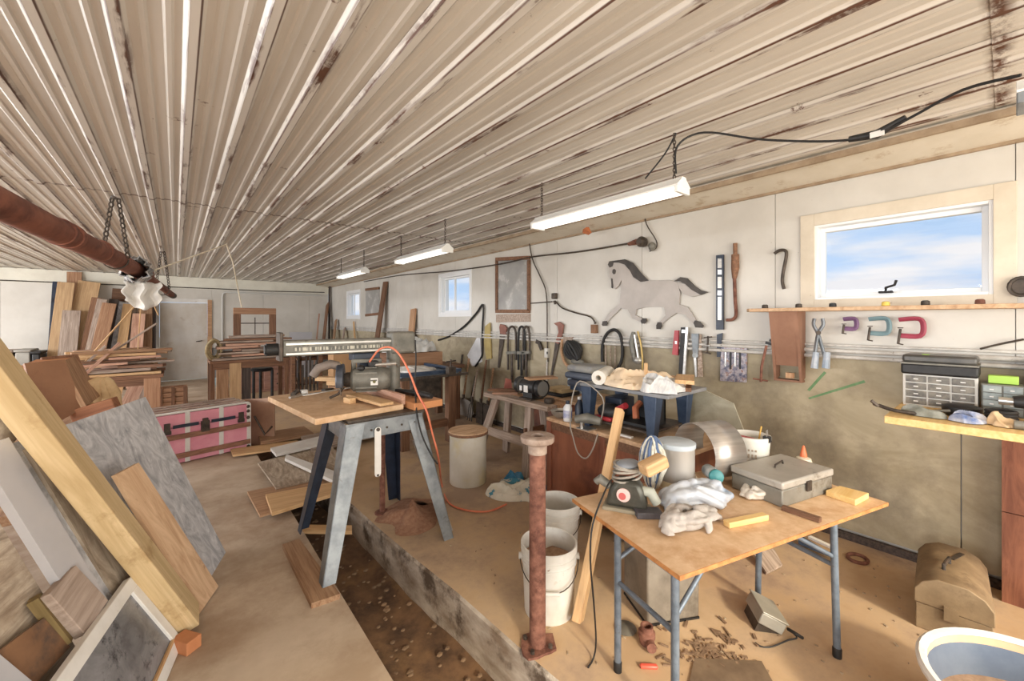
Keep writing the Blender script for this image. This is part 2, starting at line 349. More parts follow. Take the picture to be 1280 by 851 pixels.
# ledge: long sloped soffit board below the ceiling with battens
LEDGE = mat('cream soffit', (206, 194, 172), (222, 212, 194), .6, scale=2, c3=(170, 140, 100), s3=5, t3=(.56, .72))
b = B()
b.add([(3.38, YF, ZC - .005), (3.40, YF, ZC - .05), (XW, YF, 2.60), (XW, YF, ZC - .005), (3.38, YB, ZC - .005), (3.40, YB, ZC - .05), (XW, YB, 2.60), (XW, YB, ZC - .005)],
      [(0, 1, 5, 4), (1, 2, 6, 5), (3, 0, 4, 7), (0, 3, 2, 1), (4, 5, 6, 7), (2, 3, 7, 6)])
b.out('trim_2', LEDGE, smooth=False, kind='structure')
B().box(3.36, YF, ZC - .06, 3.385, YB, ZC - .02).box(XW - .025, YF, 2.585, XW, YB, 2.615).out('trim_3', mat('brown strip', (140, 116, 88), (170, 146, 116), .7, scale=9), smooth=False, kind='structure')
# windows of the right wall
GLASS = bpy.data.materials.new('window glass'); GLASS.use_nodes = True
gn = GLASS.node_tree.nodes; gl = GLASS.node_tree.links.new; gn.clear()
go = gn.new('ShaderNodeOutputMaterial'); gm = gn.new('ShaderNodeMixShader'); gt = gn.new('ShaderNodeBsdfTransparent'); gg = gn.new('ShaderNodeBsdfGlossy'); gg.inputs['Roughness'].default_value = .03; gm.inputs[0].default_value = .05
gl(gt.outputs[0], gm.inputs[1]); gl(gg.outputs[0], gm.inputs[2]); gl(gm.outputs[0], go.inputs[0])
VINYL = mat('white window vinyl', (236, 237, 238), None, .4)
TRIMP = mat('chipped cream trim', (222, 210, 190), (204, 190, 168), .6, scale=3, c3=(120, 96, 70), s3=22, t3=(.66, .74))
for i, (y0, y1, z0, z1) in enumerate(WIN):
    wn = struct('window_%d' % (i + 1), (XW, (y0 + y1) / 2, z0))
    def ring(x0, x1, ins, wd):
        b = B(); a0, a1, c0, c1 = y0 + ins, y1 - ins, z0 + ins, z1 - ins
        b.box(x0, a0, c0, x1, a0 + wd, c1).box(x0, a1 - wd, c0, x1, a1, c1).box(x0, a0 + wd, c0, x1, a1 - wd, c0 + wd).box(x0, a0 + wd, c1 - wd, x1, a1 - wd, c1); return b
    ring(XW + .0, XW + .16, -.001, .022).out('window_frame', VINYL, wn, bev=.003)
    ring(XW + .07, XW + .12, .02, .03).out('sash', VINYL, wn, bev=.003)
    B().box(XW + .09, y0 + .04, z0 + .04, XW + .096, y1 - .04, z1 - .04).out('pane', GLASS, wn, smooth=False)
    if i == 0:
        ring(XW - .016, XW + .002, -.085, .088).out('window_trim', TRIMP, wn, bev=.002)
        k = B(); yc = .53; k.box(XW + .0, yc - .035, z0 + .035, XW + .05, yc + .035, z0 + .05); k.tube([(XW + .02, yc, z0 + .045), (XW - .01, yc - .005, z0 + .07), (XW - .02, yc - .05, z0 + .085), (XW - .03, yc - .06, z0 + .115)], .008, 8)
        k.out('crank_handle', RUBBER, wn)
    else:
        ring(XW - .012, XW + .002, -.06, .06).out('window_trim', VINYL, wn, bev=.002)
        B().box(XW + .06, y1 - .42, z0 + .05, XW + .08, y1 - .38, z1 - .05).out('mullion', VINYL, wn)
# ---- back wall with door
wb = struct('wall_back', (0, YB, 0))
GREYL = mat('grey lower wall', (128, 126, 122), (150, 146, 140), .8, scale=2)
DX0, DX1, DZ = -.36, .70, 2.07
b = B()
for r_ in rects_minus(XL, XW, 0, ZC + .03, [(DX0, DX1, 0, DZ)]): b.box(r_[0], YB + .02, r_[2], r_[1], YB + .15, r_[3])
b.out('wall_core', MC['wall core'], wb, smooth=False)
eb = [XL, -4.1, -2.9, -1.66, -.40, .74, 1.95, 3.17, XW]
for a, b2 in zip(eb[:-1], eb[1:]):
    bl = B(); up = B()
    for r_ in rects_minus(a + .002, b2 - .002, .82, 2.40, [(DX0, DX1, 0, DZ)]): up.box(r_[0], YB, r_[2], r_[1], YB + .02, r_[3])
    up.out('wall_panel', WALLW, wb, smooth=False)
    rs = rects_minus(a + .002, b2 - .002, .0, .82, [(DX0, DX1, 0, DZ)])
    if rs:
        for r_ in rs: bl.box(r_[0], YB, r_[2], r_[1], YB + .02, r_[3])
        bl.out('lower_panel', GREYL, wb, smooth=False)
B().box(XL, YB - .03, 2.40, XW, YB + .02, ZC).out('header_board', mat('header paint', (226, 222, 206), (212, 206, 190), .6, scale=3), wb, smooth=False)
B().tube([(-4, YB - .05, 2.42), (.9, YB - .05, 2.42), (2, YB - .05, 2.41), (3.6, YB - .05, 2.44)], .012).out('trim_4', IRON, kind='structure')
B().tube([(.98, YB - .04, .1), (.98, YB - .04, 2.2), (1.0, YB - .04, 2.3), (1.06, YB - .04, 2.33), (3.5, YB - .04, 2.33)], .022).out('trim_5', mat('pale conduit', (206, 204, 198), None, .5), kind='structure')
d1 = struct('door_1', ((DX0 + DX1) / 2, YB, 0))
DOORM = mat('stained white door', (214, 210, 204), (196, 184, 168), .55, scale=1.3, c3=(160, 130, 98), s3=2.2, t3=(.58, .74))
B().box(DX0 + .04, YB + .01, .01, DX1 - .05, YB + .05, DZ - .05).out('door_leaf', DOORM, d1, smooth=False)
B().box(DX0 - .05, YB - .03, 0, DX0 + .035, YB + .03, DZ + .06).box(DX0 + .035, YB - .03, DZ - .04, DX1 - .04, YB + .03, DZ + .06).out('door_frame', WHITE, d1)
B().box(DX1 - .045, YB - .035, 0, DX1 + .05, YB + .03, DZ + .04).out('door_jamb', W_OLD, d1)
B().cyl((DX1 - .17, YB + .01, 1.02), (DX1 - .17, YB - .05, 1.02), .012).cyl((DX1 - .17, YB - .045, 1.02), (DX1 - .29, YB - .05, 1.0), .011).out('door_handle', IRON, d1)
# ---- left wall with windows added for light, and open end wall with wide doorway (behind the camera)
wl = struct('wall_left', (XL, 0, 0)); b = B()
for r_ in rects_minus(YF, YB, 0, ZC + .03, [(yy - .85, yy + .85, 1.2, 2.3) for yy in (-.5, 2.5, 5.5, 8.5, 11.5)]): b.box(XL - .15, r_[0], r_[2], XL, r_[1], r_[3])
b.out('wall_core', WALLW, wl, smooth=False)
wf = struct('wall_front', (0, YF, 0)); b = B()
for r_ in rects_minus(XL, XW + .16, 0, ZC + .03, [(-1.1, 3.6, 0, 2.45)]): b.box(r_[0], YF - .15, r_[2], r_[1], YF, r_[3])
b.out('wall_core', WALLW, wf, smooth=False)
# conduits along the right wall
CND = mat('painted conduit', (214, 210, 204), (186, 180, 172), .5, scale=14, c3=(110, 92, 74), s3=18, t3=(.62, .72))
for k, (z, r, x) in enumerate(((1.385, .010, .022), (1.345, .016, .026), (1.302, .014, .03))):
    B().tube([(XW - x, YF + .1, z), (XW - x, 3, z + .004), (XW - x, 7, z - .003), (XW - x, YB - .1, z)], r, 10).out('trim_%d' % (6 + k), CND, kind='structure')
# ================================================================ things: left side and back of the barn
def quad(name, mt, c, t, lab=None, parent=None, bev=0):
    """flat board through four corner points, thickness t away from its front face; grain follows the first edge"""
    c = [Vector(p) for p in c]; nrm = (c[1] - c[0]).cross(c[3] - c[0]).normalized(); x = (c[1] - c[0]); x = (x if x.length > (c[3] - c[0]).length else c[3] - c[0]).normalized(); y = nrm.cross(x)
    m = Matrix((x, y, nrm)).transposed().to_4x4(); o0 = ORG[parent] if parent else Vector(); ctr = sum(c, Vector()) / 4; m.translation = ctr
    inv = m.inverted(); out = [(inv @ p) for p in c]
    b = B().prism([(p.x, p.y) for p in out], t, Matrix.Translation((0, 0, -t)))
    me = bpy.data.meshes.new(name); me.from_pydata(b.v, [], b.f); me.materials.append(mt); o = bpy.data.objects.new(name, me); link(o, parent)
    m.translation = ctr - o0; o.matrix_local = m; ORG[o] = o0
    if lab: tag(o, lab)
    if bev: k = o.modifiers.new('edge', 'BEVEL'); k.width = bev; k.segments = 2
    return o
# low bench carrying the leaning sheets
T = thing('timber_bench', (-1.25, 2.9, 0), 'low timber bench behind the leaning plywood sheets, stacked with boxes', 'bench')
for k in range(6): plank('top_board', W_OLD, (-.56 - .25 * k, 1.3 if k > 2 else 2.5, .78), (-.56 - .25 * k, 5.1, .78), .24, .04, parent=T)
for x, y in ((-1.3, 1.5), (-1.8, 1.5), (-.6, 5.0), (-1.8, 5.0)): plank('leg', W_OLD, (x, y, 0), (x, y, .76), .09, .09, parent=T)
# brown cabinet lying with its side up on the bench
T = thing('wooden_cabinet', (-.95, 4.0, .82), 'reddish brown wooden cabinet box with orange top edge, lying tilted on the bench', 'cabinet')
A, Bq, Cq, Dq = dd(26, 457, 2.85), dd(77, 452, 3.05), dd(108, 508, 3.0), dd(50, 540, 2.8)
quad('side_panel', mat('brown plywood', (136, 92, 62), (162, 116, 82), .6, scale=2, bump=.1, c3=(96, 54, 34), s3=5, t3=(.6, .75)), [A, Bq, Cq, Dq], .025, parent=T)
nb = ((Bq - A).cross(Dq - A)).normalized()
quad('top_panel', mat('orange pine', (196, 124, 70), (216, 150, 92), .6, scale=3), [A, Bq, Bq - nb * -.0 + V(.02, .30, .02), A + V(.02, .30, .02)], .03, parent=T)
quad('end_panel', W_OLD, [Bq, Cq, Cq + V(.04, .3, .03), Bq + V(.04, .3, .03)], .03, parent=T)
quad('back_panel', W_BRN, [p + V(.03, .3, .02) for p in (A, Bq, Cq, Dq)], .02, parent=T)
# folded canvas and round log end on the bench
b = B(); cc = dd(124, 492, 3.3)
for i in range(5):
    a0 = -.10 + i * .05
    b.tube([cc + V(a0, 0, -.16), cc + V(a0 * .95, -.02, 0), cc + V(a0 * .6, -.03, .09), cc + V(a0 * .2 + .02, -.02, .13)], [.045, .04, .035, .02], 10, flat=.7)
b.out('canvas_sack', mat('cream canvas', (196, 160, 112), (222, 190, 142), .9, scale=9, bump=.3), lab=('cream canvas sack standing folded on the bench beside the brown cabinet', 'sack'))
p0, p1 = dd(92, 520, 3.0), dd(146, 503, 3.1)
plank('timber_offcut', mat('red cedar', (138, 84, 52), (170, 110, 70), .7, scale=2, st=GR), p0 + V(0, 0, .0), p1, .10, .09, lab=('red brown timber offcut lying along the top edge of the grey plywood sheet', 'timber'), bev=.008)
b = B().tube([dd(-10, 520, 2.3), dd(6, 528, 2.3), dd(14, 540, 2.28), dd(8, 552, 2.25)], [.03, .04, .045, .03], 10)
b.out('rag_bundle', mat('rag', (150, 130, 100), (110, 92, 70), .95, scale=14, bump=.5), lab=('knotted dirty rag bundle beside the end of the long lumber beam', 'rag'))
# leaning sheets and boards
S1 = [V(-.15, 3.50, 1.08), V(-.53, 2.44, 1.08), V(-.12, 2.30, .0), V(.26, 3.36, .0)]
quad('plywood_sheet', PLYG, S1, .018, lab=('large grey painted plywood sheet with swirling grain leaning beside pink trunk', 'plywood sheet'))
S3 = [V(-.55, 2.32, 1.0), V(-1.0, 1.1, 1.0), V(-.62, 1.0, .0), V(-.17, 2.22, .0)]
quad('plywood_sheet', PLYW, S3, .018, lab=('brownish bare plywood sheet with wavy grain leaning behind the white framed pane', 'plywood sheet'))
def onS3(u, v, off):
    n3 = (S3[1] - S3[0]).cross(S3[3] - S3[0]).normalized(); d = ray(u, v); k = (S3[0] + n3 * off - O).dot(n3) / d.dot(n3); return O + d * k
NS3 = (S3[1] - S3[0]).cross(S3[3] - S3[0]).normalized()
def down(p, q, z=.02): return p + (q - p) * ((z - p.z) / (q.z - p.z))
p_, q_ = onS3(52, 552, .012), onS3(128, 680, .012)
plank('leaning_board', PLYW, p_, down(p_, q_), .20, .02, up=NS3, lab=('wide weathered board leaning between grey strip and long lumber beam', 'board'))
p_, q_ = onS3(-14, 556, .045), onS3(100, 740, .045)
plank('leaning_board', mat('pale grey paint', (176, 174, 178), (188, 186, 190), .6, scale=2, rnd=.02), p_, down(p_, q_), .135, .03, up=NS3, lab=('pale grey painted board leaning left of the long lumber beam', 'board'))
bm = plank('lumber_beam', W_LUM, (-.56, 2.33, 1.50), (.055, 2.645, .045), .145, .085, up=(.85, -.12, .42), bev=.006, lab=('long yellowish square lumber beam leaning over the plywood sheets', 'beam'))
quad('plywood_offcut', PLYO, [V(-.145, 2.75, .86), V(-.215, 2.60, .86), V(.10, 2.72, .01), V(.19, 2.94, .01)], .02, lab=('narrow tan plywood offcut with split edge leaning on grey plywood sheet', 'plywood offcut'))
plank('wood_block', mat('red end block', (176, 104, 56), (196, 126, 76), .7, scale=5, rnd=.02), fz(222, 800, .03), fz(243, 806, .03) + V(0, .0, 0), .07, .06, lab=('short orange brown wood block at the foot of the lumber beam', 'wood block'), bev=.004)
# white framed pane
T = thing('old_window', (-.1, 2.1, 0), 'white painted wooden frame with dusty dark glass leaning on the floor boards', 'window')
c = [V(-.155, 2.50, .42), V(-.37, 1.62, .42), V(-.19, 1.68, .005), V(.03, 2.565, .005)]
ex, ey = (c[1] - c[0]).normalized(), (c[3] - c[0]).normalized(); nn = ex.cross(ey).normalized()
Wf = .055; Lx, Ly = (c[1] - c[0]).length, (c[3] - c[0]).length
for (a0, a1, b0, b1, nm) in ((0, Lx, 0, Wf, 'top_rail'), (0, Lx, Ly - Wf, Ly, 'bottom_rail'), (0, Wf, Wf, Ly - Wf, 'stile'), (Lx - Wf, Lx, Wf, Ly - Wf, 'stile')):
    quad(nm, WHITE, [c[0] + ex * a + ey * q for a, q in ((a0, b0), (a1, b0), (a1, b1), (a0, b1))], .03, parent=T, bev=.003)
quad('glass_pane', mat('dusty glass', (98, 98, 102), (140, 140, 144), .25, scale=4, dist=1.5, c3=(60, 60, 64), s3=9, t3=(.55, .66), rnd=.01), [c[0] + ex * a + ey * q - nn * .012 for a, q in ((Wf, Wf), (Lx - Wf, Wf), (Lx - Wf, Ly - Wf), (Wf, Ly - Wf))], .006, parent=T)
quad('glazing_bead', W_PINE, [c[0] + ex * a + ey * q + nn * .002 for a, q in ((Wf, Ly - Wf - .012), (Lx - Wf, Ly - Wf - .012), (Lx - Wf, Ly - Wf), (Wf, Ly - Wf))], .012, parent=T)
# small block and brown sheet propped on the wavy plywood
quad('siding_offcut', mat('siding offcut', (142, 122, 108), (176, 156, 142), .75, scale=3, st=(14, 1, 8), bump=.3, rnd=.02), [onS3(95, 706, .075), onS3(62, 742, .075), onS3(107, 793, .075), onS3(136, 750, .075)], .035, lab=('small grooved grey brown siding offcut resting on the leaning boards', 'wood offcut'), bev=.003)
quad('hardboard_sheet', mat('stained hardboard', (112, 78, 52), (150, 108, 74), .6, scale=3, c3=(60, 56, 56), s3=4, t3=(.5, .66), rnd=.02), [onS3(55, 772, .04), onS3(-12, 822, .04), onS3(30, 870, .04), onS3(88, 808, .04)], .012, lab=('stained brown hardboard piece with dark corner below the wavy plywood', 'hardboard'))
quad('painted_sheet', MC['pale grey paint'], [onS3(-2, 816, .055), onS3(-40, 850, .055), onS3(30, 900, .055), onS3(58, 866, .055)], .014, lab=('pale grey panel corner in front of the stained hardboard piece', 'panel'))
plank('olive_batten', mat('olive wood', (104, 84, 40), (130, 108, 60), .7, scale=3, st=GR), onS3(42, 748, .03), onS3(84, 803, .03), .04, .03, up=(1, 0, .3), lab=('olive brown batten lying beside the grooved siding offcut', 'batten'))
# rusty pipe hung from the ceiling
pp = [V(-1.1, -.6, 2.14), V(-.67, 3.14, 2.14), V(-.42, 5.26, 2.13), V(-.30, 6.6, 2.12)]
T = thing('hanging_pipe', (-.5, 5, 2.1), 'long rust brown pipe hung from the ceiling on chains', 'pipe')
B().tube(pp, .078, 18).out('pipe_body', RUST2, T)
B().tube([V(-.30, 6.6, 2.12), V(-.17, 8.8, 2.10), V(-.05, 10.6, 2.06)], .052, 14).out('pipe_extension', RUST2, T)
for y in (3.9, 4.05, 4.75): k = (y - 3.14) / 2.12; cpt = V(-.67 + .25 * k, y, 2.14); B().tube([cpt + V(-.003, -.03, 0), cpt + V(.003, .03, 0)], .088, 18).out('pipe_coupling', RUST2, T)
B().cyl(V(-.31, 6.45, 2.12), V(-.29, 6.65, 2.12), .09, n=18).out('pipe_coupling', RUST2, T)
B().cyl(V(-.12, 9.9, 2.08), V(-.045, 10.65, 2.06), .06, n=14).out('pipe_cap', IRON, T)
def chain(name, p, q, lab, lk=.035, th=.0045, m=None, parent=None):
    p, q = Vector(p), Vector(q); n = max(2, int((q - p).length / (lk * .72))); b = B(); x = (q - p).normalized(); a = x.orthogonal().normalized(); bb = x.cross(a)
    for i in range(n):
        cc = p.lerp(q, (i + .5) / n); s = a if i % 2 else bb; w_ = lk * .3; h_ = lk * .5
        b.tube([cc + s * w_ * math.cos(g) + x * h_ * math.sin(g) * 1.05 for g in [k * math.pi / 3 for k in range(6)]], th, 5, closed=True)
    return b.out(name, m or IRON, parent, lab=lab)
for (u, v, zt, pt) in ((146, 248, 2.69, V(-.43, 5.2, 2.21)), (193, 317, 2.69, V(-.17, 8.8, 2.15))):
    tp = fz(u, v, zt); tp = V(pt.x, pt.y, zt); side = ' near its rag' if u < 150 else ' near its far end'
    T = thing('hanger_chain', tp - V(0, 0, .5), 'looped dark chain holding the rusty pipe' + side, 'chain', 'pipe hanger chains')
    chain('chain_strand', tp + V(-.02, 0, 0), pt + V(-.085, 0, -.06), None, .06, .007, parent=T); chain('chain_strand', tp + V(.02, 0, 0), pt + V(.085, 0, -.06), None, .06, .007, parent=T)
    B().tube([pt + V(.09 * math.cos(g), 0, -.08 + .09 * math.sin(g)) for g in [math.pi + k * math.pi / 8 for k in range(9)]], .006).out('chain_sling', IRON, T)
    B().cyl(tp + V(0, 0, -.01), tp + V(0, 0, .01), .03).out('ceiling_hook', IRON, T)
# rag tied to the pipe
b = B(); rc = V(-.335, 6.1, 2.08); r2 = random.Random(5)
b.grid(22, 14, lambda i, j: rc + V((.115 + .03 * math.sin(9 * i * 6.28 + j * 7)) * math.cos(i * 6.28), (j - .5) * .55 + .03 * math.sin(i * 25), (.115 + .035 * math.sin(7 * i * 6.28 + j * 9)) * math.sin(i * 6.28) + .03))
b.out('tied_rag', mat('grey rag', (120, 120, 122), (196, 194, 192), .95, scale=9, bump=.4), lab=('grey and white rag wrapped around the rusty pipe', 'rag'), thick=.008)
b = B().grid(12, 10, lambda i, j: V(-.36 + .30 * (i - .25) + .02 * math.sin(j * 9), 6.05 - .04 * math.cos(i * 12) + .05 * j, 1.985 - j * (.20 + .10 * math.sin(i * 3.1)) + .01 * math.sin(i * 20)))
b.out('hanging_cloth', mat('white cloth', (226, 222, 214), (206, 202, 196), .9, scale=9, bump=.3), lab=('white cloth hanging below the grey rag on the pipe', 'cloth'), thick=.006)
ROPE = mat('pale rope', (206, 192, 164), (226, 214, 190), .9, scale=30)
hk = fz(283, 305, 2.69); e1 = V(-.28, 6.85, 2.16)
B().tube([e1, hk + V(-.01, 0, -.01)], .008).tube([hk, dd(291, 328, 6.3), dd(302, 384, 6.6)], .008).out('ceiling_rope', ROPE, lab=('pale rope strung from the pipe over a ceiling hook', 'rope'))
# ---- boards standing against the back wall
def lean(u0, v0, u1, wpx, mt, y0=13.58, yb=12.75, t=.035, look='', base=0):
    p = by(u0, v0, y0); d = ray(u1, 470); k = yb / d.y; q = V(d.x * k, yb, base + .03); wd = wpx * (y0 / ray(u0, v0).y) / 510
    return plank('standing_board', mt, p, q, wd, t, up=(0, -1, .06), lab=(look + ' board standing against the back wall', 'board', 'boards standing against the back wall'), bev=.006)
GOLD = mat('golden board', (176, 138, 94), (204, 168, 122), .65, scale=2.2, st=GR, bump=.15, rnd=.06, dist=.6)
ORNG = mat('orange board', (148, 104, 72), (180, 136, 100), .65, scale=2.2, st=GR, bump=.15, rnd=.06, dist=.6)
LB = [(71, 352, 61, 7, DKBLUE, 13.55, 12.7, 'narrow dark blue'), (83, 353, 64, 15, GOLD, 13.5, 12.55, 'golden knotty'), (93, 340, 92, 13, ORNG, 13.64, 13.0, 'tallest orange brown'),
      (90, 388, 79, 16, W_GRY, 13.40, 12.35, 'short wide grey'), (112, 352, 84, 20, GOLD, 13.58, 12.7, 'wide golden tilted'), (121, 372, 94, 9, W_BRN, 13.48, 12.5, 'narrow dark brown tilted'),
      (128, 374, 101, 9, W_GRY, 13.42, 12.4, 'pale grey narrow tilted'), (137, 379, 110, 13, ORNG, 13.36, 12.3, 'reddish orange tilted'), (143, 374, 122, 9, W_DARK, 13.50, 12.5, 'blackened narrow'),
      (151, 378, 138, 18, PLYG, 13.58, 12.75, 'pale blue grey wide'), (160, 380, 144, 9, W_PINE, 13.5, 12.6, 'light pine narrow'), (168, 366, 154, 15, W_GRY, 13.6, 12.9, 'grey weathered wide'),
      (174, 392, 166, 12, W_PINK, 13.45, 12.5, 'pinkish short'), (182, 358, 181, 13, W_OLD, 13.6, 12.9, 'upright brown'), (190, 356, 189, 8, W_DARK, 13.62, 13.0, 'dark upright narrow')]
order = sorted(range(len(LB)), key=lambda i: -LB[i][5])
for (u0, v0, u1, wp, mt, ya, yb, lk), rk in zip(LB, [order.index(i) for i in range(len(LB))]): lean(u0, v0, u1, wp, mt, 13.63 - .042 * rk, 13.02 - .042 * rk, look=lk)
plank('wall_block', W_BRN, by(140, 368, 13.64), by(166, 370, 13.64), .3, .05, up=(0, -1, 0), lab=('short brown board fixed high on the back wall behind standing boards', 'board'))
# ---- lumber bench with pile in front of those boards
def pile_bench(name, x0, x1, y0, y1, z, label, legs):
    T = thing(name, ((x0 + x1) / 2, (y0 + y1) / 2, 0), label, 'bench')
    n = 3
    for k in range(n): yy = y0 + (y1 - y0) * (k + .5) / n; plank('top_board', W_BRN, (x0, yy, z - .025), (x1, yy, z - .025), (y1 - y0) / n - .01, .05, parent=T, bev=.004)
    B().box(x0 + .05, y0 + .03, z - .15, x1 - .05, y0 + .07, z - .05).out('apron', W_BRN, T, smooth=False)
    for (x, y, w_, m_) in legs: plank('leg', m_, (x, y, 0), (x, y, z - .05), w_, .06, up=(0, -1, 0), parent=T, bev=.004)
    return T
pile_bench('lumber_bench', -1.15, -.14, 7.7, 8.4, .80, 'brown timber bench heaped with offcuts in front of the standing boards', [(-.26, 7.75, .18, ORNG), (-1.05, 7.75, .1, W_BRN), (-.26, 8.35, .1, W_BRN), (-1.05, 8.35, .1, W_BRN)])
def heap(x0, x1, y0, y1, z, layers, n, seed, what, grp, lo=.35, hi=1.0, rot=.35, mats=None):
    q = random.Random(seed); orl = ['bottom', 'second', 'third', 'fourth', 'fifth', 'sixth', 'seventh', 'eighth', 'ninth', 'tenth']; rwl = ['front', 'middle', 'third', 'back'] if n == 4 else ['front', 'middle', 'back']; names = {'W_OLD': 'tan', 'W_GRY': 'grey', 'W_PINK': 'pinkish', 'W_BRN': 'dark brown', 'W_PINE': 'light pine'}; ms = mats or ['W_OLD', 'W_GRY', 'W_PINK', 'W_BRN', 'W_PINE']
    for L_ in range(layers):
        t = q.uniform(.03, .045); wid = (y1 - y0) / n; la = q.uniform(-rot, rot) * (.6 if L_ < layers - 1 else 1.2)
        for k in range(n):
            ln = q.uniform(lo, hi) * (x1 - x0); xc = q.uniform(x0 + ln * .4, x1 - ln * .4); yc = y0 + wid * (k + .5); a = la + q.uniform(-.05, .05); mk = q.choice(ms)
            dx, dy = math.cos(a) * ln / 2, math.sin(a) * ln / 2
            plank('offcut', globals()[mk], (xc - dx, yc - dy, z + t / 2), (xc + dx, yc + dy, z + t / 2 + q.uniform(0, .012)), min(wid * .9, q.uniform(.06, .16)), t * .92, lab=('%s offcut in the %s layer, %s row, on the %s' % (names[mk], orl[L_], rwl[k], what), 'offcut', grp))
        z += t + .008
    return z
heap(-1.25, -.10, 7.72, 8.4, .80, 8, 4, 11, 'bench before standing boards', 'offcuts on the bench before the standing boards', .3, .95, .5)
# loose long sticks over that pile
ST = [((178, 372), (94, 466), 8.1, 7.80, .018, W_PINE, 'long thin pale stick leaning across the offcut pile'), ((178, 352), (172, 440), 7.9, 7.9, .014, W_PINE, 'upright thin pale lath standing on the offcut pile'), ((178, 350), (198, 394), 7.9, 8.3, .014, W_PINE, 'short pale lath hanging from the pipe end'),
      ((196, 404), (140, 440), 7.85, 7.80, .024, W_GRY, 'grey round stick sticking up out of the offcut pile'), ((132, 432), (90, 470), 7.80, 7.78, .03, W_GRY, 'grey stick slanting off the left end of the offcut pile'), ((150, 428), (100, 474), 7.76, 7.72, .034, W_PINK, 'pinkish stick slanting off the front of the offcut pile'), ((140, 440), (104, 462), 7.78, 7.78, .03, W_OLD, 'tan stick lying across the left end of the offcut pile')]
for (a, c_, ya, yb, r, m_, lb) in ST: plank('loose_stick', m_, by(*a, ya), by(*c_, yb), r, r, lab=(lb, 'stick'), bev=.003)
for (u0, v0, u1, v1, y, wd, m_, lb) in ((176, 470, 146, 512, 9.2, .19, W_PINK, 'wide pinkish'), (152, 468, 138, 500, 9.4, .12, W_PINE, 'light pine'), (188, 468, 178, 500, 9.6, .18, W_GRY, 'grey')):
    plank('leaning_board', m_, by(u0, v0, y + .3), by(u1, v1 + 25, y), wd, .03, up=(0, -1, .1), lab=(lb + ' board leaning behind the legs of the bench before the standing boards', 'board'))
# dark containers at the back wall, far corner
for k, (u0, u1, v0, m_, lb) in enumerate(((4, 22, 437, W_GRY, 'weathered grey wooden'), (26, 44, 436, mat('pale bin', (170, 166, 158), (150, 146, 138), .7, scale=6), 'pale grey'), (46, 56, 438, BLACK, 'black plastic'))):
    a_, c_ = by(u0, v0, 12.9), by(u1, v0, 12.9); T = thing('storage_bin', ((a_.x + c_.x) / 2, 12.9, 0), lb + ' bin standing against the back wall', 'bin')
    B().box(a_.x, 12.5, 0, c_.x, 13.1, a_.z - .05).out('bin_body', m_, T, bev=.02); B().box(a_.x - .02, 12.48, a_.z - .05, c_.x + .02, 13.12, a_.z).out('bin_lid', m_, T, bev=.02)
# slatted crate
T = thing('slatted_crate', (-.05, 9.85, 0), 'small slatted orange brown wooden crate before the white door', 'crate')
cx0, cx1, cy0, cy1 = -.24, .16, 9.6, 9.95
for k in range(4):
    z = .05 + k * .085
    plank('slat', ORNG, (cx0, cy0, z), (cx1, cy0, z), .07, .015, up=(0, 1, 0), parent=T); plank('slat', ORNG, (cx0, cy1, z), (cx1, cy1, z), .07, .015, up=(0, 1, 0), parent=T)
    plank('slat', W_OLD, (cx0, cy0, z), (cx0, cy1, z), .07, .015, up=(1, 0, 0), parent=T); plank('slat', W_OLD, (cx1, cy0, z), (cx1, cy1, z), .07, .015, up=(1, 0, 0), parent=T)
for x in (cx0 + .03, cx1 - .03, (cx0 + cx1) / 2): plank('corner_post', W_BRN, (x, cy0 - .015, .0), (x, cy0 - .015, .36), .05, .02, up=(0, 1, 0), parent=T)
# ---- pink steamer trunk
T = thing('steamer_trunk', (.27, 5.95, 0), 'pink steamer trunk with wooden slats, white bands and dark hardware', 'trunk')
ta = math.atan2(.18, .73); TM = fr((.70, 5.91, 0), ta)
PINK = mat('pink paint', (226, 138, 160), (238, 160, 178), .55, scale=4, c3=(206, 120, 140), s3=9, t3=(.6, .75))
SLAT = mat('trunk slat', (128, 84, 62), (160, 112, 86), .6, scale=3, st=(1, 12, 12))
Wt, Dt, Hb, Ht = .93, .52, .40, .545
B(TM).box(-Wt, 0, .01, 0, Dt, Hb).out('body', PINK, T, bev=.006)
B(TM).box(-Wt, 0, Hb + .004, 0, Dt, Ht).out('lid', PINK, T, bev=.006)
for x in (-.30, -.62, -.012, -Wt + .012): B(TM).box(x - .022, -.006, .01, x + .022, 0, Hb).box(x - .022, -.006, Hb + .004, x + .022, .0, Ht).box(x - .022, 0, Ht, x + .022, Dt, Ht + .006).out('white_band', WHITE, T)
for z in (.09, .30): B(TM).box(-Wt, -.024, z - .028, 0, -.004, z + .028).out('wood_slat', SLAT, T, bev=.004)
for y in (.03, .17, .33, .48): B(TM).box(-Wt, y - .03, Ht + .006, 0, y + .03, Ht + .022).out('lid_slat', W_GRY if y > .1 else WHITE, T, bev=.004)
for x in (-.10, -.46, -.80): b = B(TM); b.box(x - .035, -.022, Hb - .06, x + .035, -.006, Hb - .02).box(x - .025, -.03, Hb - .02, x + .025, -.006, Hb + .06).cyl((x, -.035, Hb - .03), (x, -.005, Hb - .03), .018); b.out('latch', IRON, T)
B(TM).box(-.50, -.026, Hb - .09, -.42, -.006, Hb + .03).cyl((-.46, -.034, Hb - .06), (-.46, 0, Hb - .06), .022).out('lock_plate', IRON, T)
B(TM).box(-.75, -.016, Hb - .005, -.52, -.006, Hb + .03).out('blue_band', DKBLUE, T); B(TM).box(-.40, -.016, Hb - .005, -.16, -.006, Hb + .03).out('blue_band', DKBLUE, T)
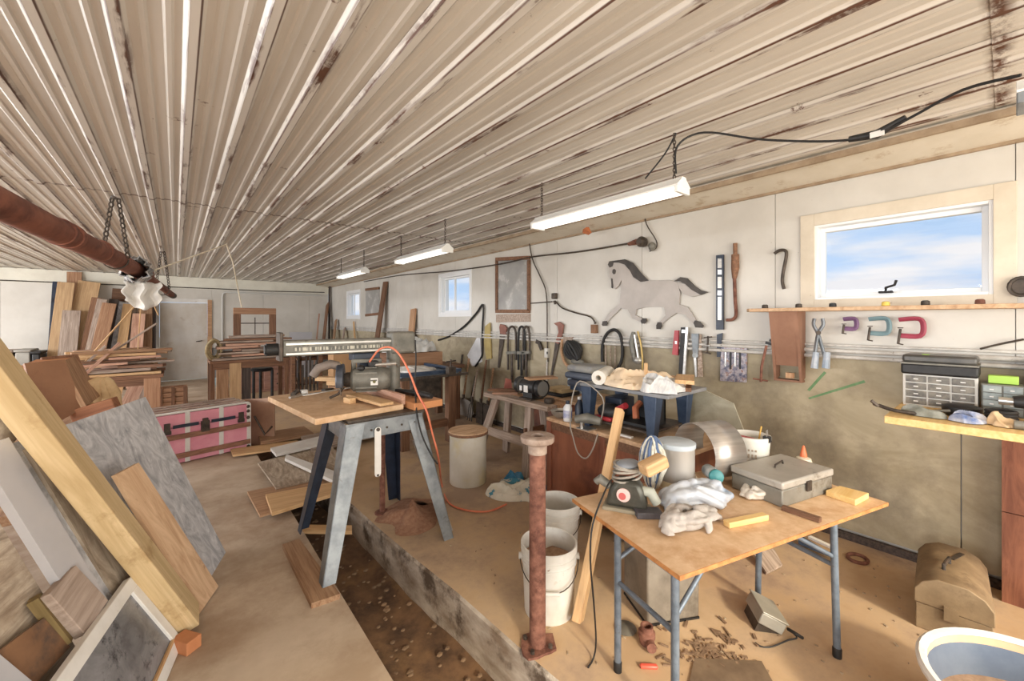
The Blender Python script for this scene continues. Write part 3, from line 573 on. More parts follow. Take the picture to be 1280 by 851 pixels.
for x in (-.02, -Wt + .02):
    for z in (.03, Ht - .03, Hb - .02, Hb + .06, .30): B(TM).sph((x, -.006, z), (.02, .012, .02), 8, 6).out('corner_stud', IRON, T)
# brown panel beside the trunk
quad('hardboard_sheet', mat('brown hardboard', (150, 112, 88), (172, 134, 106), .65, scale=4, rnd=.02), [dd(302, 499, 5.35), dd(343, 497, 5.35), dd(343, 553, 5.18), dd(313, 558, 5.18)][::-1], .02, lab=('brown hardboard panel with dark triangular bracket leaning beside the pink trunk', 'panel'))
b = B().tube([dd(318, 520, 5.12), dd(331, 543, 5.08), dd(340, 533, 5.08)], .012, 6); b.out('angle_bracket', IRON, lab=('dark iron angle bracket resting on brown hardboard panel', 'bracket'))
# ---- second bench with pile, dresser, frame
pile_bench('offcut_bench', .44, 1.66, 8.55, 9.25, .87, 'brown timber bench stacked with thin boards below the wooden frame', [(.80, 8.6, .17, GOLD), (.62, 8.62, .17, W_OLD), (.48, 8.7, .07, W_BRN), (.48, 9.2, .07, W_BRN), (1.6, 9.2, .07, W_BRN), (1.60, 8.6, .07, W_BRN), (.97, 8.64, .13, W_DARK)])
zt = heap(.55, 1.66, 8.58, 9.0, .87, 9, 3, 23, 'bench below the wooden frame', 'thin boards on the bench below the frame', .45, .95, .12, ['W_GRY', 'W_PINK', 'W_OLD', 'W_GRY', 'W_BRN'])
b = B()
for k in range(9): b.tube([V(.50 + .012 * (k % 3), 8.60 + .035 * k, 1.06 + .01 * (k % 2)) + V((.11 - .012 * (k % 4)) * math.cos(g), .07 * math.cos(g + .5), (.17 - .014 * (k % 3)) * math.sin(g)) for g in [i * 6.283 / 20 for i in range(20)]], .02, 8, closed=True)
b.out('rope_coil', mat('straw rope', (150, 130, 92), (188, 168, 126), .9, scale=26, bump=.4), lab=('coil of straw coloured rope at the end of the thin board stack', 'rope'))
T = thing('picture_frame', (1.1, 9.15, .87), 'brown wooden picture frame standing behind the thin board stack', 'frame')
f0, f1, z0_, z1_ = .82, 1.52, .88, 1.80
for (p, q) in (((f0, z1_ - .06), (f1, z1_ - .06)), ((f0, z0_ + .06), (f1, z0_ + .06))): plank('rail', ORNG, (p[0], 9.15, p[1]), (q[0], 9.15, q[1]), .12, .035, up=(0, -1, 0), parent=T, bev=.006)
for x in (f0 + .06, f1 - .06): plank('stile', W_BRN, (x, 9.15, z0_ + .12), (x, 9.15, z1_ - .12), .12, .035, up=(0, -1, 0), parent=T, bev=.006)
B().box(f0 + .12, 9.145, 1.50, f1 - .12, 9.16, 1.52).box(1.16, 9.145, 1.3, 1.175, 9.16, 1.62).out('mullion', IRON, T)
T = thing('dresser', (1.4, 10.6, 0), 'pinkish brown chest of drawers behind the offcut bench', 'dresser')
DRS = mat('pinkish veneer', (170, 122, 104), (192, 146, 126), .55, scale=3, st=(1, 1, 6))
B().box(.92, 10.35, 0, 2.02, 10.85, .70).out('carcass', DRS, T, bev=.006); B().box(.89, 10.32, .70, 2.05, 10.88, .73).out('top', DRS, T, bev=.006)
for x in (.95, 1.49):
    for z in (.06, .28, .49): dr = B().box(x, 10.33, z, x + .50, 10.35, z + .19).out('drawer', DRS, T, bev=.008); B().sph((x + .25, 10.31, z + .1), .02, 8, 6).out('knob', IRON, dr)
# dark metal posts and low stool frame under it
T = thing('metal_stand', (1.32, 9.0, 0), 'black metal stand with dark round seat under the offcut bench', 'stand')
for x, y in ((1.12, 8.95), (1.42, 8.95), (1.27, 9.25)): B().cyl((x, y, 0), (x, y, .62), .025).out('leg', BLACK, T)
B().lathe([(.02, .60), (.17, .60), (.19, .63), (.17, .66), (.02, .66)], 20, (1.27, 9.05, 0)).out('seat', BLACK, T)
# ---- boards lying on the floor and over the gutter
def floorquad(name, mt, px, z, t, label, cat='board', grp=None): return quad(name, mt, [fz(u, v, z) for u, v in px][::-1], t, lab=(label, cat, grp))
floorquad('floor_sheet', PLYW, [(322, 580), (345, 612), (440, 590), (412, 556)], .045, .018, 'grey brown plywood sheet lying over the gutter beside the saw stand', 'plywood sheet')
floorquad('floor_board', W_OLD, [(309, 617), (325, 647), (425, 617), (416, 596)], .024, .02, 'tan board lying under the plywood sheet over the gutter')
floorquad('floor_board', W_PINE, [(332, 622), (340, 645), (425, 618), (418, 606)], .06, .03, 'light pine board on top of the tan board over the gutter')
floorquad('floor_board', WHITE, [(338, 563), (345, 571), (404, 557), (400, 548)], .075, .03, 'white painted board lying across the plywood sheet')
floorquad('floor_board', WHITE, [(358, 571), (356, 576), (420, 606), (428, 596)], .08, .03, 'white painted narrow board pointing at the saw stand legs')
floorquad('floor_board', W_PINE, [(288, 563), (291, 571), (377, 559), (372, 552)], .025, .02, 'long thin pine board on the floor in front of the trunk')
floorquad('floor_board', W_OLD, [(322, 545), (326, 556), (392, 545), (380, 536)], .05, .04, 'tan plank on the floor below the angle bracket panel')
floorquad('floor_board', W_GRY, [(376, 548), (390, 566), (470, 546), (455, 532)], .05, .03, 'grey plank on the floor behind the saw stand')
floorquad('foot_board', W_OLD, [(353, 680), (374, 673), (425, 742), (389, 754)], .03, .03, 'tan plank under the left legs of the saw stand')
floorquad('gutter_board', W_PINE, [(372, 660), (373, 667), (440, 668), (440, 661)], -.10, .03, 'light pine board lying across inside the gutter')
# ================================================================ radial arm saw on its stand
T = thing('saw_stand', (1.1, 2.95, 0), 'grey steel saw stand with splayed legs straddling the gutter', 'stand')
feet = {'NL': (V(.648, 2.50, .03), V(.85, 2.72, .88)), 'NR': (V(1.546, 2.54, 0), V(1.40, 2.74, .88)), 'FL': (V(.687, 3.304, .03), V(.85, 3.22, .88)), 'FR': (V(1.507, 3.432, 0), V(1.40, 3.24, .88))}
def angle_leg(p, q, sx, sy, w0, w1, m_):
    b = B(); t = .006
    for (ax, ln) in ((V(sx, 0, 0), 1), (V(0, sy, 0), 1)):
        n_ = V(0, sy, 0) if ax.x else V(sx, 0, 0)
        b.add([p, p + ax * w0, p + ax * w0 + n_ * t, p + n_ * t, q, q + ax * w1, q + ax * w1 + n_ * t, q + n_ * t], [(0, 1, 2, 3), (7, 6, 5, 4), (0, 4, 5, 1), (1, 5, 6, 2), (2, 6, 7, 3), (3, 7, 4, 0)])
    return b.out('leg', m_, T, smooth=False)
angle_leg(*feet['NL'], 1, 1, .075, .12, STEEL); angle_leg(*feet['NR'], -1, 1, .075, .12, STEEL); angle_leg(*feet['FL'], 1, -1, .075, .12, DKBLUE); angle_leg(*feet['FR'], -1, -1, .075, .12, DKBLUE)
for (p, q) in ((feet['NL'][1], feet['NR'][1]), (feet['FL'][1], feet['FR'][1]), (feet['NL'][1], feet['FL'][1]), (feet['NR'][1], feet['FR'][1])):
    b = B().beam(p - V(0, 0, .045), q - V(0, 0, .045), .006, .11)
    r_ = b.out('rail', STEEL, T, smooth=False); k = B()
    for s in (.12, .3, .5, .7, .88): c0 = p.lerp(q, s) - V(0, 0, .05); n_ = (q - p).cross(V(0, 0, 1)).normalized(); k.cyl(c0 + n_ * .004, c0 + n_ * .009, .008, n=8)
    k.out('bolt', IRON, r_)
B().box(.87, 2.75, .885, 1.42, 3.24, .905).out('mounting_pan', IRON, T)
T = thing('hanging_strap', (1.05, 2.71, .5), 'white perforated metal strap hanging from the saw stand rail', 'strap')
m_ = Matrix.Translation((1.055, 2.712, .83)) @ Matrix.Rotation(math.radians(90), 4, 'X')
ol = [(-.022, -.30), (-.016, -.315), (0, -.32), (.016, -.315), (.022, -.30), (.022, 0), (.014, .012), (0, .016), (-.014, .012), (-.022, 0)]
B().prism(ol, .004, m_).out('strap_plate', WHITE, T); B().cyl((1.055, 2.706, .52), (1.055, 2.709, .52), .008).out('hole_washer', IRON, T); B().cyl((1.055, 2.700, .83), (1.055, 2.709, .83), .012).out('bolt', IRON, T)
# the saw
T = thing('radial_arm_saw', (1.1, 3.3, .905), 'old grey radial arm saw with plywood table on steel stand', 'saw')
zt0, zt1 = .905, .945
def top(name, pts, z0, z1, m_): return B().prism([(p[0], p[1]) for p in pts], z1 - z0, Matrix.Translation((0, 0, z0))).out(name, m_, T, bev=.004)
top('table_board', [(.68, 2.78), (1.31, 2.86), (1.24, 3.95), (.58, 3.85)], zt0, zt1, PART)
top('rear_board', [(1.35, 2.76), (1.60, 2.79), (1.55, 3.9), (1.29, 3.95)], zt0, zt1 + .012, mat('orange pine', (196, 124, 70), (216, 150, 92), .6, scale=3))
plank('fence', W_PINK, (1.325, 2.90, .97), (1.265, 3.9, .97), .03, .075, parent=T)
B().lathe([(.075, .93), (.075, .97), (.058, .98), (.058, 1.38), (.045, 1.40)], 24, (1.46, 3.40, 0)).out('column', GREYM, T)
arm = B().box(.60, 3.36, 1.30, 1.60, 3.44, 1.42).out('arm', GREYM, T, bev=.01)
B().box(.62, 3.35, 1.385, 1.42, 3.362, 1.40).out('arm_rail', ALU, arm); B().box(.62, 3.35, 1.312, 1.42, 3.362, 1.326).out('arm_rail', ALU, arm)
B().box(.68, 3.352, 1.34, 1.36, 3.361, 1.365).out('scale_strip', mat('scale strip', (96, 96, 90), (200, 196, 180), .5, scale=26, st=(3, 1, .1), lo=.48, hi=.52), arm)
B().box(1.42, 3.33, 1.28, 1.64, 3.47, 1.47).out('arm_head', GREYM, T, bev=.02)
B().box(.575, 3.33, 1.27, .60, 3.47, 1.48).out('arm_end_plate', IRON, T, bev=.006)
B().cyl((.50, 3.40, 1.355), (.575, 3.40, 1.355), .045, n=18).cyl((.49, 3.40, 1.355), (.505, 3.40, 1.355), .035, n=18).out('crank_knob', RUBBER, T)
B().box(1.10, 3.34, 1.24, 1.32, 3.46, 1.30).box(1.16, 3.36, 1.16, 1.28, 3.44, 1.24).out('carriage', DKBLUE, T, bev=.008)
ax = V(.93, -.37, 0).normalized(); mc = V(1.20, 3.32, 1.09)
B().lathe([(.02, -.12), (.075, -.12), (.095, -.10), (.098, .0), (.098, .12), (.085, .17), (.06, .19), (.02, .19)], 26, mc, ax).out('motor', GREYM, T)
b = B()
for k in range(10): g = k * math.tau / 10; b.beam(mc + ax * -.08 + V(0, 0, 0) + (ax.cross(V(0, 0, 1)) * math.cos(g) + V(0, 0, 1) * math.sin(g)) * .098, mc + ax * .08 + (ax.cross(V(0, 0, 1)) * math.cos(g) + V(0, 0, 1) * math.sin(g)) * .098, .012, .012)
b.out('cooling_fins', GREYM, T)
sd_ = V(0, 0, 1).cross(ax); fc = mc + ax * .06 - sd_ * .1 + V(0, 0, -.01)
B().beam(fc - V(0, 0, .028), fc + V(0, 0, .028), .055, .004, up=sd_).out('name_plate', WHITE, T); B().cyl(fc - sd_ * .002, fc - sd_ * .004, .012).out('plate_emblem', mat('olive ink', (110, 104, 50), None), T)
gc = mc - ax * .17
gm = Matrix((-sd_, V(0, 0, 1), -ax)).transposed().to_4x4(); gm.translation = gc
B().prism([(.13 * math.cos(g), .13 * math.sin(g) - .0) for g in [math.radians(a) for a in range(-20, 201, 12)]] + [(-.10, -.05), (.10, -.05)], .055, gm).out('blade_guard', mat('blue grey guard', (66, 72, 84), (98, 102, 112), .4, .4, scale=9), T, bev=.008)
B().cyl(gc - ax * .02, gc - ax * .024, .125, n=32).out('saw_blade', CHROME, T)
B().cyl(gc - ax * .06, gc - ax * .02, .03, n=14).out('arbor_nut', IRON, T)
g0 = gc - ax * .03 + V(0, 0, .11)
B().tube([g0, g0 - ax * .07 + V(0, 0, .02), g0 - ax * .16 - V(0, 0, .01), g0 - ax * .20 - V(0, 0, .07)], [.034, .036, .034, .032], 14).out('dust_chute', mat('brown grey chute', (112, 100, 92), (140, 124, 112), .6, scale=9), T)
B().cyl(g0 + V(0, 0, .0), g0 + V(0, 0, .035), .012).out('guard_wingnut', mat('brass yellow', (206, 160, 50), None, .4), T)
for s_ in (-.10, .10): B().beam(mc + ax * s_ + V(0, 0, .155), mc + ax * s_ + V(0, 0, .0), .03, .03).out('yoke_arm', GREYM, T, bev=.004)
B().beam(mc - ax * .115 + V(0, 0, .15), mc + ax * .115 + V(0, 0, .15), .06, .03).out('yoke_bridge', GREYM, T, bev=.004); B().cb(mc + V(.02, -.09, .13), (.07, .05, .05)).out('switch_box', BLACK, T, bev=.006); B().cyl(mc + ax * .13, mc + ax * .15 - sd_ * .0, .03).out('yoke_knob', BLACK, T) if False else None
B().lathe([(.05, -.17), (.06, -.15), (.06, -.12)], 18, mc, ax).out('gear_housing', IRON, T); B().sph(mc - ax * .05 + V(-.02, -.08, .10), (.03, .03, .025)).out('lock_knob', BLACK, T)
B().tube([mc + ax * .05 + V(0, 0, .10), mc + V(0.02, -.1, .12), mc + ax * .16 + V(.02, -.12, .13), mc + ax * .24 + V(0, 0, .10)], .013).out('handle', CHROME, T)
B().tube([gc + V(-.02, -.05, -.05), gc - ax * .06 + V(0, -.06, -.10), gc - ax * .12 + V(0, -.05, -.13)], .011).out('anti_kickback_rod', IRON, T)
# cords of the saw
CORDO = mat('orange cord', (212, 104, 68), (226, 128, 90), .5, scale=20)
p_ = [dd(462, 452, 3.15), dd(474, 437, 3.1), dd(488, 434, 3.1), dd(500, 444, 3.08), dd(512, 466, 3.05), dd(522, 492, 3.0), dd(533, 513, 2.95), dd(540, 540, 3.0), dd(548, 572, 3.08), fz(553, 607, .03) + V(.02, .05, .0), fz(560, 627, .012), fz(580, 637, .012), fz(610, 639, .012), fz(633, 630, .012)]
def smooth_path(P, k=4):
    out = []
    for i in range(len(P) - 1):
        a, b_, c_, d_ = P[max(i - 1, 0)], P[i], P[i + 1], P[min(i + 2, len(P) - 1)]
        for j in range(k): t = j / k; out.append(.5 * ((2 * b_) + (c_ - a) * t + (2 * a - 5 * b_ + 4 * c_ - d_) * t * t + (3 * b_ - a - 3 * c_ + d_) * t ** 3))
    return out + [P[-1]]
B().tube(smooth_path(p_), .0075).out('orange_cable', CORDO, lab=('orange extension cord draped over the saw down to the floor', 'cord'))
B().tube(smooth_path([dd(519, 425, 3.2), dd(520, 450, 3.2), dd(519, 480, 3.15), dd(521, 515, 2.98), dd(528, 545, 2.92), dd(540, 570, 2.92), dd(547, 580, 2.9)]), .006).out('dark_cable', RUBBER, lab=('thin dark power cord hanging behind the saw column', 'cord'))
# things lying on the saw table
def on_saw(name, m_, u0, v0, u1, v1, w_, t_, lb, cat, z=.945): return plank(name, m_, fz(u0, v0, z + t_ / 2), fz(u1, v1, z + t_ / 2), w_, t_, lab=(lb, cat), bev=.003)
on_saw('pine_offcut', W_PINE, 440, 493, 484, 505, .10, .02, 'flat light pine offcut lying on the saw table', 'offcut', .967)
on_saw('pine_block', W_PINE, 433, 499, 441, 501, .05, .04, 'small pine block beside flat offcut on saw table', 'block', .945)
on_saw('pine_batten', W_PINE, 397, 473, 437, 474, .08, .035, 'long pine batten stacked on block behind the saw table', 'batten', 1.02)
on_saw('pine_block', W_PINE, 412, 478, 436, 479, .09, .035, 'pine block under the long batten behind the saw', 'block', .985)
on_saw('scrap_block', W_OLD, 414, 484, 434, 485, .08, .036, 'tan scrap block at the bottom of the stack on the saw table', 'block', .947)
B().beam(fz(378, 494, .975), fz(452, 482, 1.0), .035, .006).out('steel_ruler', CHROME, lab=('long steel rule lying slanted on the saw table', 'ruler'))
on_saw('dark_file', BLACK, 404, 488, 432, 483, .05, .02, 'dark flat file lying below the steel rule on the saw table', 'file', .947)
T = thing('bar_clamp', fz(372, 494, .945), 'grey metal clamp lying at the left corner of saw table', 'clamp')
B().beam(fz(362, 497, .955), fz(383, 492, .955), .02, .015).out('clamp_bar', CHROME, T); B().cyl(fz(366, 493, .965), fz(372, 488, .965), .018).out('clamp_screw', IRON, T); B().cb(fz(380, 490, .965), (.05, .05, .04)).out('clamp_jaw', CHROME, T)
T = thing('hand_saw', (1.45, 3.0, .96), 'black handled tool lying on the rear board of the saw table', 'tool')
B().tube([V(1.42, 3.25, .985), V(1.45, 3.1, .985), V(1.50, 2.92, .985), V(1.52, 2.82, .982)], [.012, .022, .026, .018], 12).out('grip', BLACK, T); B().beam(V(1.36, 3.55, .975), V(1.42, 3.25, .98), .05, .006).out('tool_blade', CHROME, T)
# post under saw, leaning white board, sawdust
T = thing('support_post', fz(478, 641), 'brown iron pipe post standing on the slab under the saw', 'post')
q_ = fz(478, 641); B().cyl(q_, q_ + V(0, 0, .885), .022, n=16).out('post_pipe', RUST, T); B().lathe([(.06, 0), (.06, .01), (.03, .018)], 16, q_).out('post_base', RUST, T)
quad('scuffed_board', mat('scuffed white board', (196, 186, 176), (150, 138, 126), .8, scale=4, dist=1), [V(1.60, 3.28, .53), V(1.50, 2.95, .60), V(1.575, 2.62, .004), V(1.70, 3.05, .004)], .012, lab=('scuffed white board leaning inside the right leg of the saw stand', 'board'))
b = B().grid(40, 12, lambda i, j: V(1.47 + (.27 + .05 * math.sin(3 * i * 6.283 + 1) + .03 * math.sin(7 * i * 6.283)) * j * math.cos(i * 6.283), 3.05 + (.30 + .05 * math.sin(2 * i * 6.283)) * j * math.sin(i * 6.283), .002 + .10 * (1 - j) ** 1.3 * (1 + .25 * math.sin(9 * i + 7 * j)) * (j < 1)))
b.out('sawdust_heap', mat('red sawdust', (150, 104, 78), (178, 134, 104), .95, scale=30, bump=.5), kind='stuff', lab=('heap of reddish sawdust on the slab under the saw', 'sawdust'))
# ================================================================ middle of the shop
# white drum with wooden lid
c0 = fz(585, 611); dv = Vector((c0.x, c0.y, 0)).normalized(); c0 = c0 + dv * .18
T = thing('fibre_drum', c0, 'tall white drum with a round wooden lid on the slab', 'drum')
B().lathe([(.172, 0), (.178, .01), (.178, .44), (.18, .46), (.18, .475), (.16, .475), (.16, .05)], 32, c0).out('drum_body', mat('dirty white drum', (214, 208, 196), (196, 186, 166), .6, scale=3, c3=(206, 190, 140), s3=4, t3=(.5, .7)), T)
B().lathe([(.185, .475), (.19, .48), (.19, .50), (.186, .505)], 32, c0).out('drum_lid', PLYO, T); B().lathe([(.192, .472), (.195, .475), (.195, .492), (.192, .495)], 32, c0, cap=False).out('lid_rim', W_BRN, T)
# sawhorse
T = thing('sawhorse', (2.83, 3.25, 0), 'weathered wooden sawhorse bench carrying the black bench grinder', 'sawhorse')
plank('top_plank', W_GRY, (2.76, 3.78, .73), (2.76, 2.75, .73), .13, .05, parent=T, bev=.004); plank('top_plank', W_OLD, (2.90, 3.78, .73), (2.90, 2.75, .73), .13, .05, parent=T, bev=.004)
for (xt, yt, xb, yb) in ((2.74, 3.6, 2.60, 3.78), (2.92, 3.6, 3.02, 3.78), (2.74, 3.05, 2.66, 3.02), (2.92, 3.05, 3.0, 3.02)): plank('leg', W_GRY, (xt, yt, .705), (xb, yb, 0.02), .09, .045, up=(1, 0, .2), parent=T, bev=.004)
plank('stretcher', W_GRY, (2.67, 3.68, .35), (2.69, 3.04, .35), .09, .025, up=(1, 0, 0), parent=T); plank('end_brace', W_BRN, (2.66, 3.04, .45), (3.0, 3.04, .45), .09, .025, up=(0, 1, 0), parent=T)
T = thing('bench_grinder', (2.84, 3.15, .755), 'black bench grinder with white labels on the sawhorse', 'grinder')
B().box(2.76, 3.05, .755, 2.94, 3.24, .77).out('base_plate', IRON, T, bev=.004); B().lathe([(.04, -.12), (.075, -.1), (.078, .1), (.04, .12)], 20, (2.85, 3.15, .88), (0, 1, 0)).out('motor', BLACK, T); B().box(2.80, 3.08, .77, 2.90, 3.22, .84).out('pedestal', BLACK, T)
for y in (2.99, 3.31): B().cyl((2.85, y - .02, .88), (2.85, y + .02, .88), .075, n=24).out('grinding_wheel', mat('grey stone', (120, 118, 114), None, .9), T); B().lathe([(.088, -.025), (.09, 0), (.088, .025)], 20, (2.85, y, .88), (0, 1, 0), cap=False).out('wheel_guard', BLACK, T)
B().box(2.765, 3.11, .83, 2.772, 3.17, .90).out('label_plate', WHITE, T); B().box(2.765, 3.20, .84, 2.772, 3.235, .89).out('label_plate', WHITE, T)
plank('scrap_board', W_OLD, (2.70, 3.05, .985), (3.0, 2.95, .985), .13, .02, lab=('short tan scrap board lying across the top of bench grinder', 'board'))
plank('scrap_board', W_PINK, (2.70, 3.62, .765), (2.92, 3.45, .765), .10, .02, lab=('pinkish scrap board lying on the far end of sawhorse', 'board')); plank('scrap_board', W_BRN, (2.72, 3.72, .79), (2.98, 3.40, .79), .09, .02, lab=('dark brown scrap board on the far end of sawhorse', 'board'))
B().prism([(-.05, 0), (.05, 0), (.035, .12), (-.03, .14)], .05, Matrix.Translation((3.0, 3.72, .755)) @ Matrix.Rotation(math.pi / 2, 4, 'X') @ Matrix.Rotation(-.6, 4, 'Y')).out('red_wedge', mat('dull red', (160, 84, 72), (176, 104, 90), .6, scale=8), lab=('dull red wedge standing on the far end of the sawhorse', 'wedge'))
B().lathe([(.05, 0), (.055, .02), (.045, .045), (.02, .05)], 16, (2.83, 2.86, .757)).out('iron_disc', IRON, lab=('dark iron disc lying on the near end of the sawhorse', 'disc'))
# column
q_ = V(1.345, 1.44, 0)
T = thing('pipe_column', q_, 'rusty pipe column with flanged top standing on the slab edge', 'column')
B().lathe([(.039, .01), (.040, .5), (.039, .985)], 24, q_).out('pipe_shaft', RUST, T)
B().lathe([(.045, .93), (.046, .97), (.078, .985), (.082, .992), (.082, 1.012), (.076, 1.016), (.032, 1.016), (.030, .985)], 28, q_).out('top_flange', mat('pale rusty flange', (176, 156, 140), (130, 104, 90), .8, .2, scale=14, bump=.3), T)
b = B(); rq = random.Random(2); b.prism([((.085 + rq.uniform(-.02, .02)) * math.cos(g), (.085 + rq.uniform(-.02, .02)) * math.sin(g)) for g in [k * math.tau / 14 for k in range(14)]], .012, Matrix.Translation(q_)); b.out('base_flange', RUST, T)
for g in (.4, 2, 3.6, 5.2): B().cyl(q_ + V(.065 * math.cos(g), .065 * math.sin(g), .012), q_ + V(.065 * math.cos(g), .065 * math.sin(g), .026), .011, n=6).out('anchor_bolt', IRON, T)
# buckets
def bucket(c, label, content, tint):
    c = Vector(c); T = thing('plastic_bucket', c, label, 'bucket', 'white plastic pails beside the column')
    B().lathe([(.128, 0), (.132, .01), (.143, .27), (.149, .272), (.149, .285), (.144, .288), (.145, .305), (.151, .307), (.151, .32), (.146, .323), (.147, .335), (.153, .337), (.153, .368), (.148, .372), (.142, .368), (.126, .02), (.0, .02)], 40, c, cap=False).out('pail', WPL, T)
    if content: B().grid(14, 14, lambda i, j: c + V((i - .5) * .25 * (1 - .3 * abs(j - .5)), (j - .5) * .25 * (1 - .3 * abs(i - .5)), .295 + .025 * math.sin(i * 6) - .02 * j)).out('contents', content, T)
    hb = B(); ang = [math.pi * k / 16 for k in range(17)]; e = V(.76, -.64, 0)
    side = V(-.64, -.77, 0); hb.tube([c + e * .158 * math.cos(a) + side * .165 * math.sin(a) + V(0, 0, .29 - .10 * math.sin(a)) for a in ang], .003, 6); hb.out('bail_handle', IRON, T)
    hh = B().cyl(c + side * .165 + V(0, 0, .19) - e * .04, c + side * .165 + V(0, 0, .19) + e * .04, .009); hh.out('handle_grip', WPL, T)
    for s in (-1, 1): B().cyl(c + e * .145 * s + V(0, 0, .29), c + e * .165 * s + V(0, 0, .29), .018).out('handle_lug', WPL, T)
SAWD = mat('brown sawdust', (150, 118, 92), (180, 146, 116), .95, scale=30, bump=.5)
bucket((1.565, 1.585, 0), 'white plastic bucket half full of brown sawdust beside the rusty column', SAWD, 0)
bucket((1.96, 1.91, 0), 'white plastic bucket with bare inside behind the sawdust bucket', None, 0)
# feed bag
# leaning two by four
plank('leaning_stud', W_PINE, fz(722, 776, .03), dd(775, 512, 2.45), .09, .045, up=(.5, -.6, .4), bev=.004, lab=('clean pine stud leaning against the red brown desk', 'stud'))
# ---- desks
def desk(name, M_, w_, d_, h_, label, drawers):
    o = M_.translation; T = thing(name, o, label, 'desk')
    B(M_).box(0, 0, h_ - .03, d_ + .02, w_, h_).out('top', MAHO if not drawers else PLYO, T, bev=.005)
    B(M_).box(.01, .02, .10, .03, w_ - .02, h_ - .03).out('front_panel', MAHO, T)
    for y in (.02, w_ - .04): B(M_).box(.03, y, .06, d_, y + .02, h_ - .03).out('side_panel', MAHO, T)
    B(M_).box(d_ - .02, .04, .10, d_, w_ - .04, h_ - .03).out('back_panel', MAHO, T)
    for x in (.02, d_ - .06):
        for y in (.02, w_ - .06): B(M_).box(x, y, 0, x + .045, y + .045, .12).out('leg', W_DARK, T)
    return T
DM = fr((2.36, 1.25, 0), math.radians(-3))
T = desk("writing_desk", DM, 1.24, .66, .75, 'red brown veneered desk carrying the blue tool stand', True)
B(DM).box(.004, .0, .66, .012, 1.24, .72).out('top_edge', W_BRN, T); 
for y in (.012, .60, 1.18): B(DM).box(-.006, y, .06, .012, y + .05, .72).out('corner_stile', MAHO, T, bev=.003)
DM1 = fr((3.06, 2.52, 0), math.radians(-1))
T = desk('red_desk', DM1, .86, .60, .75, 'reddish brown desk against the wainscot under the hanging saw', True)
for z in (.20, .38, .56): dr = B(DM1).box(-.004, .10, z, .012, .76, z + .155).out('drawer', MAHO, T, bev=.004); B(DM1).sph((-.015, .43, z + .08), .016, 8, 6).out('knob', IRON, dr)
# blue stand on the desk with junk
T = thing('tool_stand', (2.75, 1.78, .75), 'dark blue steel bench stand on the red brown desk', 'stand')
SB = mat('slate blue paint', (46, 62, 86), (66, 82, 106), .45, .2, scale=10)
for x, y in ((2.46, 1.50), (2.46, 2.05), (2.88, 1.50), (2.88, 2.05)):
    B().add([V(x, y, .75), V(x + .05, y, .75), V(x + .05, y + .05, .75), V(x, y + .05, .75), V(x - .02, y - .03, 1.06), V(x + .07, y - .03, 1.06), V(x + .07, y + .07, 1.06), V(x - .02, y + .07, 1.06)], [(3, 2, 1, 0), (4, 5, 6, 7), (0, 1, 5, 4), (1, 2, 6, 5), (2, 3, 7, 6), (3, 0, 4, 7)]).out('leg', SB, T, bev=.004)
B().box(2.43, 1.38, 1.06, 2.96, 2.12, 1.085).out('stand_top', mat('grey shelf', (110, 112, 116), (140, 140, 142), .5, scale=9), T, bev=.004)
B().box(2.46, 1.52, .80, 2.92, 2.10, .815).out('lower_shelf', IRON, T)
# items on and in the stand
T = thing('red_sander', (2.55, 1.95, .815), 'black and red power tool on the lower shelf of blue stand', 'power tool'); B().sph((2.55, 1.93, .875), (.07, .1, .06)).out('tool_body', BLACK, T); B().box(2.47, 1.86, .815, 2.63, 2.02, .845).out('tool_base', mat('red plastic', (176, 40, 50), None, .4), T, bev=.01); B().cyl((2.55, 1.86, .90), (2.52, 1.76, .95), .022).out('tool_grip', mat('red plastic', (176, 40, 50)), T)
T = thing('drill_case', (2.6, 1.66, .815), 'black open drill case with orange tool on the lower shelf', 'case'); B().box(2.52, 1.58, .815, 2.75, 1.80, .835).box(2.73, 1.58, .835, 2.75, 1.80, 1.0).box(2.52, 1.58, .835, 2.75, 1.595, 1.0).out('case_shell', BLACK, T); B().tube([V(2.56, 1.7, .86), V(2.58, 1.72, .93), V(2.64, 1.72, .96)], .025).out('orange_tool', mat('orange brown plastic', (196, 110, 70), None, .5), T)
B().box(2.66, 1.90, .817, 2.84, 2.06, .96).out('dark_box', DKBLUE, lab=('dark blue box on the lower shelf of the blue stand', 'box'), bev=.01)
r9 = random.Random(9)
PAPER = mat('crumpled kraft paper', (226, 196, 158), (240, 218, 188), .8, scale=5, bump=.3)
from mathutils import noise as NZ
